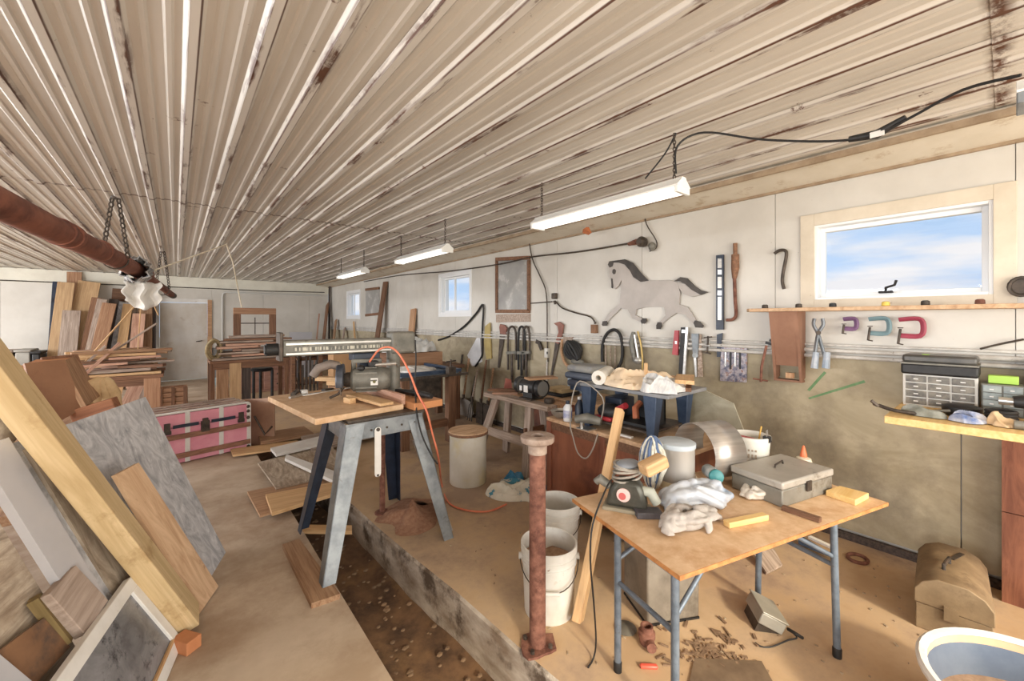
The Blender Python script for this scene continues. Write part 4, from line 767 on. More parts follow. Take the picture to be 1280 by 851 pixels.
def cloth(c, sx, sy, h_, seed, e=(1, 0, 0), n=40, k=5.):
    n = 56 if n == 34 else n
    """crumpled cloth lying on a surface: ridged folds over a low mound with a wavy outline"""
    e = Vector(e).normalized(); f_ = V(0, 0, 1).cross(e); c = Vector(c); so = V(seed * 7.3, seed * 3.1, seed * 1.7); n = max(n, 40)
    def fn(i, j):
        a, b_ = 2 * i - 1, 2 * j - 1; r_ = math.hypot(a * math.sqrt(1 - .5 * b_ * b_), b_ * math.sqrt(1 - .5 * a * a)); env = max(0., 1 - r_ ** 3) ** .6
        # square to rounded outline
        q = math.sqrt(max(1e-9, 1 - .5 * b_ * b_)), math.sqrt(max(1e-9, 1 - .5 * a * a)); px_, py_ = a * q[0] * .5 * sx, b_ * q[1] * .5 * sy
        w_ = NZ.noise_vector(V(a * 1.6, b_ * 1.6, 0) + so) * .16 * min(sx, sy)
        an = seed * 1.3; ux, uy = px_ * math.cos(an) + py_ * math.sin(an), py_ * math.cos(an) - px_ * math.sin(an)
        p3 = V(ux / .19, uy / .06, 0) * (k / 6) + so + V(w_.x, w_.y, 0) * 14
        rid = 1 - abs(NZ.noise(p3 * .8)) * 2.2; rid2 = 1 - abs(NZ.noise(p3 * 1.7 + so)) * 2.0; lump = NZ.noise(p3 * .35 + so * 2)
        hh = h_ * env * max(.10, .26 + .30 * lump + .50 * rid + .20 * rid2)
        ed = 1 if 0 < i < 1 and 0 < j < 1 else 0
        return c + e * (px_ + w_.x) + f_ * (py_ + w_.y) + V(0, 0, .003 + hh + .006 * ed)
    return B().grid(n, n, fn)
def bunch(c, sx, sy, h_, seed, e=(1, 0, 0), nt=10, fat=1.):
    """bunched cloth: thick rolled folds over a low mound, fused into one surface"""
    q = random.Random(seed); e = Vector(e).normalized(); f_ = V(0, 0, 1).cross(e); c = Vector(c); b = B()
    m4 = Matrix((e, f_, V(0, 0, 1))).transposed().to_4x4(); m4.translation = c; b.m = m4
    b.sph((0, 0, h_ * .18), (sx * (.40 if fat == 1 else .30), sy * (.40 if fat == 1 else .30), h_ * .30), 20, 10)
    for k in range(nt):
        a = q.uniform(0, 6.283); r0 = q.uniform(.15, .85); a2 = a + q.choice((-1, 1)) * q.uniform(.9, 2.4); r2 = q.uniform(.4, 1.0); P = []
        for i in range(9):
            t = i / 8; g = a + (a2 - a) * t; rr_ = (r0 + (r2 - r0) * t) * (1 + .18 * math.sin(7 * t + k)); x, y = rr_ * sx * .46 * math.cos(g), rr_ * sy * .46 * math.sin(g)
            P.append((x, y, h_ * max(.10, .62 * (1 - rr_ ** 2) ** .5 if rr_ < 1 else .1) + h_ * .10 * math.sin(5 * t + k * 2)))
        b.tube(P, [fat * h_ * (.11 + .10 * math.sin(math.pi * i / 8) + .03 * math.sin(i * 2 + k)) for i in range(9)], 9, flat=1.5)
    for p in b.v: p.z = max(p.z, c.z + .004)
    return b
def fuse(b, name, m_, lab, vox):
    o = b.out(name, m_, lab=lab); r_ = o.modifiers.new('fuse', 'REMESH'); r_.mode = 'VOXEL'; r_.voxel_size = vox; r_.use_smooth_shade = True
    k = o.modifiers.new('relax', 'SMOOTH'); k.iterations = 3; k.factor = .5; return o
cloth(fz(650, 617), .62, .40, .13, 27, (.772, -.636, 0), 56, 4).out('feed_bag', mat('printed feed bag', (226, 222, 208), (206, 198, 180), .6, scale=7, bump=.3, c3=(52, 132, 160), s3=6.5, t3=(.56, .585)), lab=('crumpled white feed bag with teal print on the slab floor', 'bag'))
cloth(fz(642, 600), .20, .10, .10, 28, (.772, -.636, 0), 40, 5).out('blue_film', mat('blue plastic film', (40, 120, 170), (60, 144, 186), .4, scale=7), lab=('bright blue plastic film crumpled behind the feed bag', 'plastic film'))
cloth((2.66, 1.74, 1.087), .46, .54, .13, 4, k=3).out('kraft_paper_sheet', PAPER, lab=('crumpled cream kraft paper spread over the blue stand top', 'paper'))
cloth((2.56, 1.52, 1.087), .30, .30, .13, 8, k=4).out('newspaper', mat('grey newspaper', (190, 190, 192), (222, 220, 216), .8, scale=14, st=(1, 6, 1)), lab=('crumpled grey newspaper at the end of the blue stand top', 'newspaper'))
T = thing('paper_roll', (2.52, 2.25, 1.15), 'white paper roll lying on the far end of the blue stand', 'roll')
B().lathe([(.018, -.12), (.055, -.12), (.055, .12), (.018, .12), (.018, -.12)], 22, (2.56, 1.99, 1.143), (.85, .30, .05), cap=False).out('roll_body', mat('white roll', (226, 222, 212), (206, 200, 190), .7, scale=6), T); B().lathe([(.018, -.125), (.020, -.125), (.020, .125)], 14, (2.56, 1.99, 1.143), (.85, .30, .05), cap=False).out('roll_core', W_OLD, T)
plank('small_stick', W_PINE, (2.62, 1.66, 1.12), (2.62, 1.66, 1.26), .02, .012, lab=('short upright wooden stick standing on newspaper', 'stick'))
quad('plastic_sheet', mat('dusty plastic', (176, 170, 150), (148, 142, 120), .5, scale=3, bump=.5, dist=2), [V(3.0, 1.52, 1.09), V(2.99, 1.22, .98), V(3.12, 1.10, .55), V(3.12, 1.62, .60)][::-1], .01, lab=('dusty grey plastic sheet draped at the end of the blue stand', 'plastic sheet'))
for k, (x, y, z, m_, lb) in enumerate(((2.80, 1.50, 1.10, W_BRN, 'brown'), (2.84, 1.56, 1.13, PLYO, 'tan'), (2.78, 1.47, 1.155, W_PINE, 'light pine'))): plank('scrap_board', m_, (x - .16, y - .10, z), (x + .14, y + .05, z), .12, .025, lab=('%s scrap board stacked behind the newspaper on blue stand' % lb, 'scrap'))
plank('fallen_lath', WHITE, DM @ V(.05, .40, .758), DM @ V(.05, .56, .758), .025, .012, lab=('white lath lying on the desk below blue stand', 'lath'))
# bottle, sander and jars on the desk
T = thing('glue_bottle', (2.54, 2.40, .75), 'white bottle with blue label on the red brown desk', 'bottle'); c_ = V(2.455, 2.27, .75); B().lathe([(.03, 0), (.036, .005), (.036, .11), (.02, .135), (.014, .14)], 20, c_).out('bottle_body', mat('white bottle', (226, 228, 232), None, .35), T); B().lathe([(.0365, .03), (.0365, .09)], 20, c_, cap=False).out('bottle_label', mat('blue label', (120, 132, 190), (206, 208, 226), .5, scale=20), T); B().cyl(c_ + V(0, 0, .14), c_ + V(0, 0, .165), .016).out('bottle_cap', DKBLUE, T)
c_ = V(2.52, 2.20, .75); T = thing('dark_jug', c_, 'dark navy bottle beside the white bottle on the desk', 'bottle'); B().lathe([(.03, 0), (.038, .005), (.038, .13), (.018, .165), (.014, .18)], 20, c_).out('jug_body', DKBLUE, T); B().cyl(c_ + V(0, 0, .18), c_ + V(0, 0, .20), .017).out('jug_cap', WHITE, T)
c_ = V(2.50, 2.39, .75); T = thing('tin_bowl', c_, 'dented tin bowl beside the white bottle on the desk', 'bowl'); B().lathe([(.04, 0), (.075, .03), (.085, .06), (.082, .062), (.07, .03), (.035, .006)], 22, c_).out('bowl_shell', CHROME, T); B().sph((c_.x, c_.y, .79), (.06, .06, .015)).out('bowl_contents', IRON, T)
T = thing('jigsaw', V(2.40, 2.02, .75), 'grey electric jigsaw with cord lying on the desk', 'jigsaw'); B().tube([V(2.36, 2.10, .81), V(2.40, 2.02, .83), V(2.44, 1.92, .815)], [.03, .04, .03], 14).out('tool_body', GREYM, T); B().box(2.34, 1.96, .75, 2.44, 2.08, .757).out('shoe_plate', CHROME, T); B().tube([V(2.36, 2.04, .757), V(2.36, 2.04, .80)], .012).out('blade_clamp', CHROME, T)
B().tube(smooth_path([V(2.44, 1.92, .83), V(2.43, 1.9, 1.0), V(2.41, 2.1, 1.10), V(2.36, 2.14, .95), V(2.30, 2.1, .78), V(2.285, 2.06, .70), V(2.27, 2.00, .60), V(2.265, 1.92, .58), V(2.27, 1.86, .66), V(2.30, 1.84, .765)]), .005).out('power_lead', mat('grey cord', (150, 142, 132), None, .5), lab=('grey cord looping down the front of the red brown desk', 'cord'))
# blue padded stack on the red desk
T = thing('cushion_stack', (3.22, 2.72, .75), 'stack of slate blue padded cushions on the red desk', 'cushions')
for k, (z, s) in enumerate(((.93, .15), (1.005, .165), (1.08, .15))): B().box(3.10, 2.56, z - .035, 3.10 + s * 2, 2.56 + s * 2.2, z + .035).out('cushion', mat('slate blue vinyl', (72, 80, 96), (92, 100, 114), .55, scale=6) if k < 2 else mat('dusty vinyl', (128, 132, 140), (160, 158, 152), .7, scale=6), T, bev=.03)
B().box(3.12, 2.62, .86, 3.40, 2.85, .90).out('base_board', SB, T); B().cyl((3.24, 2.72, .75), (3.24, 2.72, .86), .05).out('swivel_post', BLACK, T)
T = thing('flat_tool_tray', (3.3, 3.1, .75), 'black tool tray with cream board on top on the red desk', 'tray'); B().box(3.14, 2.98, .75, 3.42, 3.32, .79).out('tray_body', BLACK, T, bev=.008); B().box(3.16, 3.0, .79, 3.42, 3.26, .825).out('cream_board', W_LUM, T)
B().box(3.48, 3.02, .75, 3.62, 3.22, .92).out('blue_carton', mat('pale blue carton', (170, 192, 212), (190, 206, 220), .6, scale=6), lab=('pale blue carton standing on red desk against the wainscot', 'carton'), bev=.004)
# ---- table saw near the wall behind the arm saw
T = thing('table_saw', (2.8, 4.9, 0), 'blue grey table saw on brown wooden legs near the wainscot', 'table saw')
B().box(2.35, 4.55, .86, 3.15, 5.45, .90).out('saw_top', mat('blue grey cast iron', (98, 114, 134), (122, 136, 152), .4, .3, scale=8), T, bev=.006); B().box(2.33, 4.52, .90, 3.17, 4.56, .94).box(3.12, 4.56, .90, 3.17, 5.47, .94).out('edge_rail', SB, T)
B().box(2.20, 4.40, .87, 3.20, 4.44, .90).out('guide_rail', IRON, T); B().box(2.9, 4.38, .90, 3.0, 4.46, .99).cyl((2.95, 4.42, .99), (2.95, 4.42, 1.08), .012).cyl((2.88, 4.42, 1.05), (3.02, 4.42, 1.06), .01).out('rail_clamp', IRON, T)
B().box(2.6, 4.75, .55, 3.0, 5.2, .86).out('motor_housing', IRON, T)
for x, y in ((2.42, 4.62), (3.06, 4.62), (2.42, 5.36), (3.06, 5.36)): plank('leg', W_BRN, (x, y, 0), (x, y, .86), .10, .10, parent=T)
plank('stretcher', W_BRN, (2.42, 4.62, .25), (3.06, 4.62, .25), .1, .03, up=(0, 1, 0), parent=T)
T.location.x -= .30
T = thing('wooden_box', (2.8, 5.75, .86), 'long open brown wooden box behind the table saw', 'box'); 
plank('side_board', ORNG, (2.35, 5.6, .98), (3.2, 5.6, .98), .2, .02, up=(0, 1, 0), parent=T); plank('side_board', ORNG, (2.35, 6.0, .98), (3.2, 6.0, .98), .2, .02, up=(0, 1, 0), parent=T); plank('end_board', W_BRN, (2.36, 5.6, .98), (2.36, 6.0, .98), .2, .02, up=(1, 0, 0), parent=T); plank('end_board', W_BRN, (3.19, 5.6, .98), (3.19, 6.0, .98), .2, .02, up=(1, 0, 0), parent=T); B().box(2.36, 5.6, .87, 3.2, 6.0, .885).out('bottom_board', W_BRN, T)
T = thing('brown_workbench', (2.8, 6.0, 0), 'brown timber workbench behind the table saw under small window', 'workbench'); plank('top', W_BRN, (2.15, 5.85, .84), (3.55, 5.85, .84), .7, .05, parent=T)
for x in (2.25, 3.45):
    for y in (5.6, 6.15): plank('leg', W_BRN, (x, y, 0), (x, y, .815), .1, .1, parent=T)
cloth((2.75, 5.8, 1.09), .8, .5, .22, 15, k=4).out('white_plastic_bag', mat('white plastic film', (232, 232, 230), (210, 210, 208), .4, scale=6, bump=.3), lab=('crumpled white plastic bag on the open wooden box', 'bag'))
cloth((2.43, 5.0, .902), .5, .6, .05, 16, k=4).out('white_cloth', mat('white cloth', (226, 222, 214)), lab=('white cloth lying flat on the blue grey table saw', 'cloth'))
# junk behind the arm saw towards the back corner
T = thing('cardboard_box', (1.9, 7.0, 0), 'tall brown cardboard box standing behind the radial arm saw', 'box'); q_ = by(428, 470, 7.0); B().box(q_.x - .17, 6.9, .0, q_.x + .17, 7.2, 1.12).out('carton', mat('cardboard', (176, 132, 88), (190, 148, 102), .85, scale=3), T); B().box(q_.x - .17, 6.88, 1.06, q_.x + .17, 6.90, 1.12).out('flap', mat('cardboard', (176, 132, 88)), T)
T = thing('pipe_rack', (1.75, 8.4, 0), 'dark rack of upright iron rods behind the saw arm', 'rack'); q0, q1 = by(366, 470, 8.4), by(400, 470, 8.4)
B().box(q0.x, 8.35, .95, q1.x, 8.5, .99).box(q0.x, 8.35, .06, q1.x, 8.5, .10).out('rack_rail', W_BRN, T)
for k in range(7): x = q0.x + (q1.x - q0.x) * (k + .5) / 7; B().cyl((x, 8.42, .0), (x, 8.42, .86 + .14 * math.sin(k * 2.2)), .022, n=8).out('rod', IRON, T)
for x in (q0.x, q1.x): B().box(x - .03, 8.34, 0, x + .03, 8.5, 1.0).out('post', W_BRN, T)
q_ = by(398, 463, 8.2); T = thing('white_canister', (q_.x, 8.2, .99), 'white round canister on the dark rack of iron rods', 'canister'); B().lathe([(.06, 0), (.07, .01), (.07, .12), (.05, .14)], 18, (q_.x, 8.42, .99)).out('canister_body', WHITE, T); B().cyl((q_.x, 8.42, 1.13), (q_.x, 8.42, 1.16), .05).out('canister_lid', WHITE, T)
T = thing('low_shelf', (2.5, 9.4, 0), 'low brown shelf crowded with lumber near back corner', 'shelf')
for z in (.25, .75): plank('shelf_board', W_BRN, (1.95, 9.5, z), (3.45, 9.5, z), .5, .04, parent=T)
for x in (1.97, 3.43):
    for y in (9.28, 9.72): plank('post', W_BRN, (x, y, 0), (x, y, .95), .06, .06, parent=T)
heap(2.0, 3.4, 9.28, 9.72, .77, 5, 3, 31, 'low shelf', 'boards on the low shelf', .4, .9, .15, ['W_BRN', 'W_OLD', 'W_GRY'])
# long boards standing in the back corner and against the right wall
def wlean(u0, v0, u1, xt, xb, wd, m_, lb, y_off=0.):
    p = wx(u0, v0, xt); p.y = min(p.y, 13.45); d = ray(u1, 470); k = xb / d.x; plank('standing_board', m_, p, V(xb, min(d.y * k, 13.3), .03), wd, .035, up=(-1, 0, .05), lab=(lb, 'board'), bev=.004)
wlean(482, 352, 462, 3.70, 3.35, .22, W_BRN, 'tall dark brown board leaning on the right wall between windows')
wlean(517, 386, 506, 3.70, 3.45, .22, W_OLD, 'short tan board leaning on the right wall beside the middle window')
wlean(407, 380, 400, 3.64, 3.2, .26, W_BRN, 'dark brown board leaning in the back corner'); wlean(412, 352, 411, 3.68, 3.6, .12, W_DARK, 'thin dark post standing in the back corner')
wlean(420, 400, 412, 3.66, 3.3, .16, W_OLD, 'tan board leaning in the back corner'); wlean(431, 410, 420, 3.66, 3.25, .12, W_GRY, 'grey board leaning beside the back corner'); wlean(442, 402, 448, 3.68, 3.5, .05, W_PINE, 'thin pale lath leaning below the far window'); wlean(394, 392, 391, 3.4, 3.2, .05, W_PINK, 'thin pinkish lath standing at the back corner')
quad('painted_sheet', MC['pale grey paint'], [by(390, 415, 12.6), by(362, 415, 12.6), V(by(362, 450, 12.3).x, 12.3, 0), V(by(390, 450, 12.3).x, 12.3, 0)], .02, lab=('pale grey panel standing before the back wall', 'panel'))
# ================================================================ lights and cords at the ceiling
TUBE = mat('lit tube', (255, 252, 244), None, .4, emit=1.3)
FIXW = mat('white enamel', (236, 236, 232), None, .4)
FX = 2.29
for k, (y0, y1, lb) in enumerate(((1.20, 2.46, 'white fluorescent strip light hung on chain near the horse cutout'), (3.88, 5.14, 'white fluorescent strip light hung before the middle window'), (6.4, 7.66, 'white fluorescent strip light hung towards the back corner'), (-1.28, -.02, 'white fluorescent strip light with grey end beside the rusty ceiling seam'))):
    z = 2.36; T = thing('strip_light', (FX, (y0 + y1) / 2, z - .04), lb, 'light')
    B().prism([(-.02, .045), (.02, .045), (.03, .03), (.075, -.005), (.07, -.012), (-.07, -.012), (-.075, -.005), (-.03, .03)], y1 - y0, Matrix.Translation((FX, y1, z)) @ Matrix.Rotation(math.pi / 2, 4, 'X')).out('reflector', FIXW, T)
    for x in (-.035, .035): B().cyl((FX + x, y0 + .02, z - .03), (FX + x, y1 - .02, z - .03), .016, n=12).out('tube', TUBE, T)
    for y in (y0 + .012, y1 - .012): B().box(FX - .07, y - .012, z - .05, FX + .07, y + .012, z - .01).out('lamp_holder', FIXW if k < 3 else STEEL, T, bev=.004)
    for y in (y0 + .06, y1 - .06): chain('hanger_chain', (FX, y, z + .05), (FX, y, ZC - .02), None, .028, .0035, parent=T)
for y in (2.0, 2.9, 5.5, 8.2): pass
CORD = RUBBER
pw = [V(FX, 1.25, 2.44), V(FX + .0, 1.24, 2.60), V(FX + .08, 1.12, 2.66), V(FX + .16, .85, 2.55), V(FX + .2, .55, 2.45), V(FX + .18, .38, 2.42), V(FX + .13, .26, 2.435), V(FX + .06, .11, 2.46), V(FX + .0, -.03, 2.43)]
T = thing('extension_lead', (FX, .6, 2.4), 'black power cord with plug draped between two strip lights', 'cord'); B().tube(smooth_path(pw, 6), .006).out('cable', CORD, T)
B().tube([pw[5] + V(.01, .10, .012), pw[5] + V(0, 0, -.002), pw[5] + V(-.02, -.10, .03)], [.014, .02, .014], 10).out('plug_connector', BLACK, T); B().box(pw[5].x - .022, pw[5].y - .03, pw[5].z - .02, pw[5].x - .018, pw[5].y + .02, pw[5].z + .006).out('plug_tag', WHITE, T)
B().tube(smooth_path([V(FX, 1.25, 2.68), V(FX - .0, 1.32, 2.58), V(FX - .01, 1.45, 2.46)]), .005).out('cord_tail', CORD, T)
b = B().tube(smooth_path([wx(1035, 175, 3.40), wx(1042, 178, 3.42), wx(1036, 190, 3.5), wx(1060, 186, 3.55)]), .006); b.out('wire_hook', IRON, lab=('bent wire hook on the soffit near the black cord plug', 'hook'))
# ================================================================ right wall: fixed and hanging things
def wp(u, v, off=.03): return wx(u, v, XW - off)
def wshape(name, m_, px, off, t, parent=None, lab=None, bev=0):
    """flat thing hung on the right wall: outline in wall coordinates, thickness t towards the room"""
    P = [wx(u, v, XW - off) for u, v in px]; m4 = Matrix(((0, 0, -1, XW - off + t), (-1, 0, 0, 0), (0, 1, 0, 0), (0, 0, 0, 1)))
    b = B().prism([(-p.y, p.z) for p in P], t, m4); return b.out(name, m_, parent, lab=lab, bev=bev, ang=30)
def cpx(pts, ox, oy, s): return [(ox + x / s, oy + y / s) for x, y in pts]
hs = lambda p: cpx(p, 640, 280, 3.87)
HG = mat('pale grey plywood', (172, 164, 158), (186, 178, 172), .7, scale=4, c3=(170, 160, 150), s3=12, t3=(.64, .74)); HB = mat('dark grey paint', (62, 58, 56), (84, 78, 74), .7, scale=8)
T = thing('horse_cutout', wp(820, 370), 'grey wooden running horse cutout with dark mane on white wall', 'wall decoration')
wshape('horse_body', HG, hs([(468, 200), (480, 180), (515, 176), (560, 185), (600, 220), (650, 270), (700, 272), (760, 270), (800, 282), (812, 330), (808, 388), (850, 402), (875, 440), (895, 475), (885, 490), (838, 438), (795, 430), (760, 452), (722, 486), (705, 482), (742, 442), (735, 402), (690, 400), (640, 402), (602, 412), (596, 440), (640, 462), (628, 476), (582, 456), (558, 412), (525, 408), (476, 456), (456, 480), (440, 474), (468, 432), (520, 384), (526, 320), (530, 268), (516, 296), (498, 314), (484, 308), (478, 270), (468, 232)]), .025, .018, T)
wshape('mane', HB, hs([(463, 196), (470, 180), (500, 176), (545, 170), (585, 188), (620, 232), (660, 274), (622, 280), (586, 256), (570, 225), (545, 196), (515, 186), (490, 186), (486, 204), (472, 210)]), .032, .008, T)
wshape('tail', HB, hs([(783, 276), (815, 256), (845, 262), (880, 298), (912, 320), (946, 329), (912, 342), (868, 318), (838, 290), (812, 276)]), .032, .022, T); wshape('tail_base', HG, hs([(800, 280), (840, 290), (870, 318), (912, 342), (870, 352), (830, 340), (808, 310)]), .028, .02, T)
for hp in ([(434, 486), (438, 470), (456, 468), (462, 478), (456, 492), (438, 493)], [(622, 468), (630, 455), (648, 456), (651, 468), (640, 482), (626, 481)], [(697, 490), (704, 474), (722, 476), (724, 492), (716, 508), (698, 508)], [(878, 478), (884, 466), (908, 472), (926, 492), (920, 502), (886, 500)]): wshape('hoof', HB, hs(hp), .036, .012, T)
wshape('eye', HB, hs([(486, 222), (494, 216), (503, 224), (500, 240), (490, 243), (485, 234)]), .028, .004, T); wshape('muzzle_line', HB, hs([(479, 262), (486, 264), (490, 300), (488, 312), (481, 308)]), .028, .004, T)
# framed grey board on the wall
T = thing('framed_board', wp(641, 357), 'dark framed grey board hanging on the white wall above tools', 'framed board')
for (p, q) in (((620, 324), (662, 322)), ((620, 389), (662, 389))): B().beam(wp(*p, .02), wp(*q, .02), .03, .05).out('rail', W_BRN, T)
for u in (621, 661): B().beam(wp(u, 325, .02), wp(u, 388, .02), .045, .03, up=(1, 0, 0)).out('stile', W_BRN, T)
wshape('panel', mat('grey glass', (150, 148, 146), (172, 170, 166), .3, scale=3, c3=(196, 194, 190), s3=5, t3=(.55, .65)), [(622, 326), (660, 325), (660, 388), (622, 388)], .012, .01, T)
wshape('wall_strip', W_GRY, [(620, 393), (662, 392), (662, 402), (620, 403)], .02, .02, lab=('weathered strip of wood fixed below the framed grey board', 'wood strip'))
T = thing('framed_board', wp(466, 376), 'small grey framed panel beside the tall brown board near far window', 'framed board'); wshape('panel', MC['grey glass'], [(457, 362), (474, 360), (474, 392), (457, 394)], .012, .01, T)
for (a, c_) in (((457, 362), (474, 360)), ((457, 394), (474, 392))): B().beam(wp(*a, .02), wp(*c_, .02), .03, .06).out('rail', W_BRN, T)
# cords on the wall
for (px, r_, lb) in (([(455, 352), (500, 344), (560, 339), (625, 330), (665, 321), (720, 315), (770, 307), (792, 303)], .010, 'long dark cable stapled along the white wall to lamp socket'), ([(660, 290), (665, 322), (675, 345), (683, 368), (684, 420), (685, 452)], .008, 'dark cable hanging down the wall beside framed grey board'), ([(663, 379), (690, 377)], .007, 'short grey cable between framed board and outlet plug'),
                    ([(694, 376), (703, 385), (720, 391), (738, 396), (744, 404)], .009, 'grey cable sagging from outlet plug to brown box'), ([(548, 425), (562, 420), (580, 408), (595, 392), (604, 381), (603, 410), (603, 435), (602, 446), (594, 458)], .016, 'black hose hooked up on the wall beside middle window'), ([(805, 260), (808, 280), (820, 300), (820, 310), (812, 314)], .006, 'thin dark wire drooping from soffit to lamp socket'),
                    ([(1225, 436), (1250, 430), (1280, 424)], .006, 'thin grey wire rising to the right along the wall above organizer'), ([(594, 470), (588, 500), (583, 525)], .008, 'dark cable hanging below black hose')): B().tube(smooth_path([wp(u, v, .03) for u, v in px]), r_).out('wall_cable', IRON if 'hose' not in lb else RUBBER, lab=(lb, 'cable'))
T = thing('lamp_socket', wp(806, 303), 'corroded old lamp socket with bracket on white wall above the horse', 'lamp socket'); B().lathe([(.03, 0), (.05, .02), (.055, .07), (.03, .11)], 16, wp(806, 303, .01), (-1, 0, 0)).out('socket_body', IRON, T); B().tube([wp(786, 305, .04), wp(796, 302, .05), wp(806, 303, .06)], [.02, .03, .03], 10).out('bracket', RUST, T); B().sph(wp(815, 308, .06), (.04, .035, .045)).out('cap', GREYM, T)
T = thing('outlet_plug', wp(693, 370), 'dark square outlet plug on white wall near the framed board', 'outlet'); B().cb(wp(693, 370, .03), (.05, .07, .075)).out('plug_body', IRON, T, bev=.01); B().cyl(wp(693, 376, .04), wp(694, 380, .04), .015).out('plug_neck', IRON, T)
T = thing('junction_box', wp(743, 411), 'small rusty brown junction box mounted above the pipes', 'junction box'); B().cb(wp(743, 411, .03), (.05, .07, .10)).out('box_body', mat('brown box', (120, 84, 56), (140, 100, 70), .7, scale=9), T, bev=.004); B().cyl(wp(744, 405, .03), wp(744, 402, .03), .014).out('cable_gland', IRON, T)
T = thing('light_switch', wp(684, 443), 'white wall switch box with conduit above the red desk', 'switch'); B().cb(wp(684, 441, .03), (.05, .06, .12)).out('switch_box', WPL, T, bev=.004); B().cb(wp(684, 441, .06), (.012, .012, .03)).out('toggle', BLACK, T); B().cyl(wp(684, 450, .025), wp(683, 490, .025), .012).out('conduit', CND, T)
B().prism([(-.05, -.02), (.05, -.03), (.03, .04), (-.02, .03)], .05, Matrix.Translation(wx(731, 290, 3.52)) @ Matrix.Rotation(1.2, 4, 'X')).out('orange_bracket', mat('orange plastic', (198, 112, 60), None, .6), lab=('orange bracket stuck below the soffit near the horse', 'bracket'))
# levels and bars
T = thing('spirit_level', wp(899, 365), 'blue black spirit level hung upright on white wall beside the rod', 'level'); wshape('level_body', DKBLUE, [(895, 319), (904, 318), (904, 412), (895, 412)], .035, .022, T)
for v in (340, 366): wshape('vial', CHROME, [(897, v - 3), (902, v - 3), (902, v + 3), (897, v + 3)], .038, .004, T)
for (v0, v1) in ((323, 335), (346, 360), (371, 400)): wshape('web_plate', ALU, [(897, v0), (902, v0), (902, v1), (897, v1)], .037, .003, T)
T = thing('pry_tool', wp(918, 350), 'long rusty hook tool with brown wooden handle on wall', 'tool'); B().tube([wp(919, 304, .03), wp(919, 318, .03)], .018).tube([wp(919, 318, .03), wp(919, 335, .03), wp(918, 348, .03)], [.03, .032, .018], 12).out('handle', W_BRN, T); B().tube(smooth_path([wp(918, 345, .03), wp(919, 375, .03), wp(920, 393, .03), wp(916, 399, .03), wp(908, 400, .03)]), [.014] * 17, 10).out('hook_rod', RUST, T)
B().tube(smooth_path([wp(968, 317, .03), wp(974, 313, .03), wp(981, 313, .03), wp(983, 319, .03), wp(979, 340, .03), wp(978, 352, .03), wp(980, 361, .03)]), .012, 10).out('crowbar', IRON, lab=('dark curved crowbar hung beside the big window', 'crowbar'))
T = thing('tool_blister_pack', wp(916, 455), 'printed tool set pack hung on wainscot below spirit level', 'tool pack'); wshape('card', mat('printed card', (70, 76, 110), (196, 186, 190), .35, scale=26, c3=(150, 110, 96), s3=30, t3=(.55, .6)), [(901, 434), (934, 431), (933, 478), (900, 476)], .03, .012, T)
for k in range(4): B().beam(wp(907 + 6 * k, 440, .035), wp(907 + 6 * k, 458 + 3 * (k % 2), .035), .012, .008, up=(1, 0, 0)).out('driver_bit', BLACK if k % 2 else CHROME, T)
wshape('belt_strap', DKBLUE, [(896, 418), (903, 416), (900, 446), (896, 446)], .035, .012, lab=('dark navy strap hanging left of the tool pack', 'strap'))
T = thing('red_level', wp(845, 430), 'short red spirit level hung over the pipes', 'level'); wshape('level_body', mat('red metal', (166, 52, 62), (186, 70, 78), .45, scale=9), [(843, 413), (848, 413), (847, 444), (840, 443)], .06, .02, T); wshape('vial', CHROME, [(843.5, 426), (846, 426), (846, 430), (843.5, 430)], .064, .004, T)
T = thing('black_level', wp(853, 440), 'black and silver spirit level standing over the pipes beside red level', 'level'); wshape('level_body', BLACK, [(851, 409), (857, 409), (853, 471), (848, 471)], .06, .022, T); wshape('silver_edge', CHROME, [(857, 409), (860, 409), (856, 471), (853, 471)], .06, .024, T); wshape('vial', CHROME, [(852, 412), (856, 412), (856, 416), (852, 416)], .064, .004, T)
T = thing('adjustable_wrench', wp(870, 440), 'grey slotted steel wrench hung on wall over the pipes', 'wrench'); wshape('slotted_head', STEEL, [(864, 417), (873, 417), (872, 442), (866, 442)], .06, .02, T); wshape('handle', CHROME, [(867, 446), (870, 446), (871, 471), (869, 471)], .05, .012, T); B().cyl(wp(869, 444, .04), wp(869, 444, .065), .025).out('pivot', STEEL, T); wshape('rear_bar', W_GRY, [(872, 418), (876, 418), (878, 471), (872, 471)], .04, .015, T)
T = thing('small_clamp', wp(884, 430), 'small dark clamp hung on the pipes beside slotted wrench', 'clamp'); B().beam(wp(885, 420, .05), wp(884, 441, .05), .012, .012).beam(wp(880, 422, .05), wp(890, 421, .05), .012, .012).beam(wp(878, 440, .05), wp(888, 442, .05), .012, .012).out('clamp_frame', IRON, T); B().cyl(wp(882, 432, .05), wp(888, 432, .05), .01).out('clamp_screw', CHROME, T)
T = thing('caulking_gun', wp(796, 436), 'old cream and grey caulking gun hung on the pipes', 'caulking gun'); B().tube([wp(792, 415, .06), wp(790, 428, .06), wp(794, 452, .06)], [.02, .035, .025], 12).out('barrel', GREYM, T); B().tube(smooth_path([wp(797, 414, .06), wp(801, 430, .06), wp(803, 448, .06), wp(803, 462, .06)]), .010).out('rod', mat('dull brass', (190, 160, 90), None, .4, .6), T); B().sph(wp(798, 450, .06), (.05, .05, .04)).out('grip', ALU, T); B().tube([wp(793, 418, .08), wp(798, 448, .08)], .014).out('trigger_bar', CHROME, T)
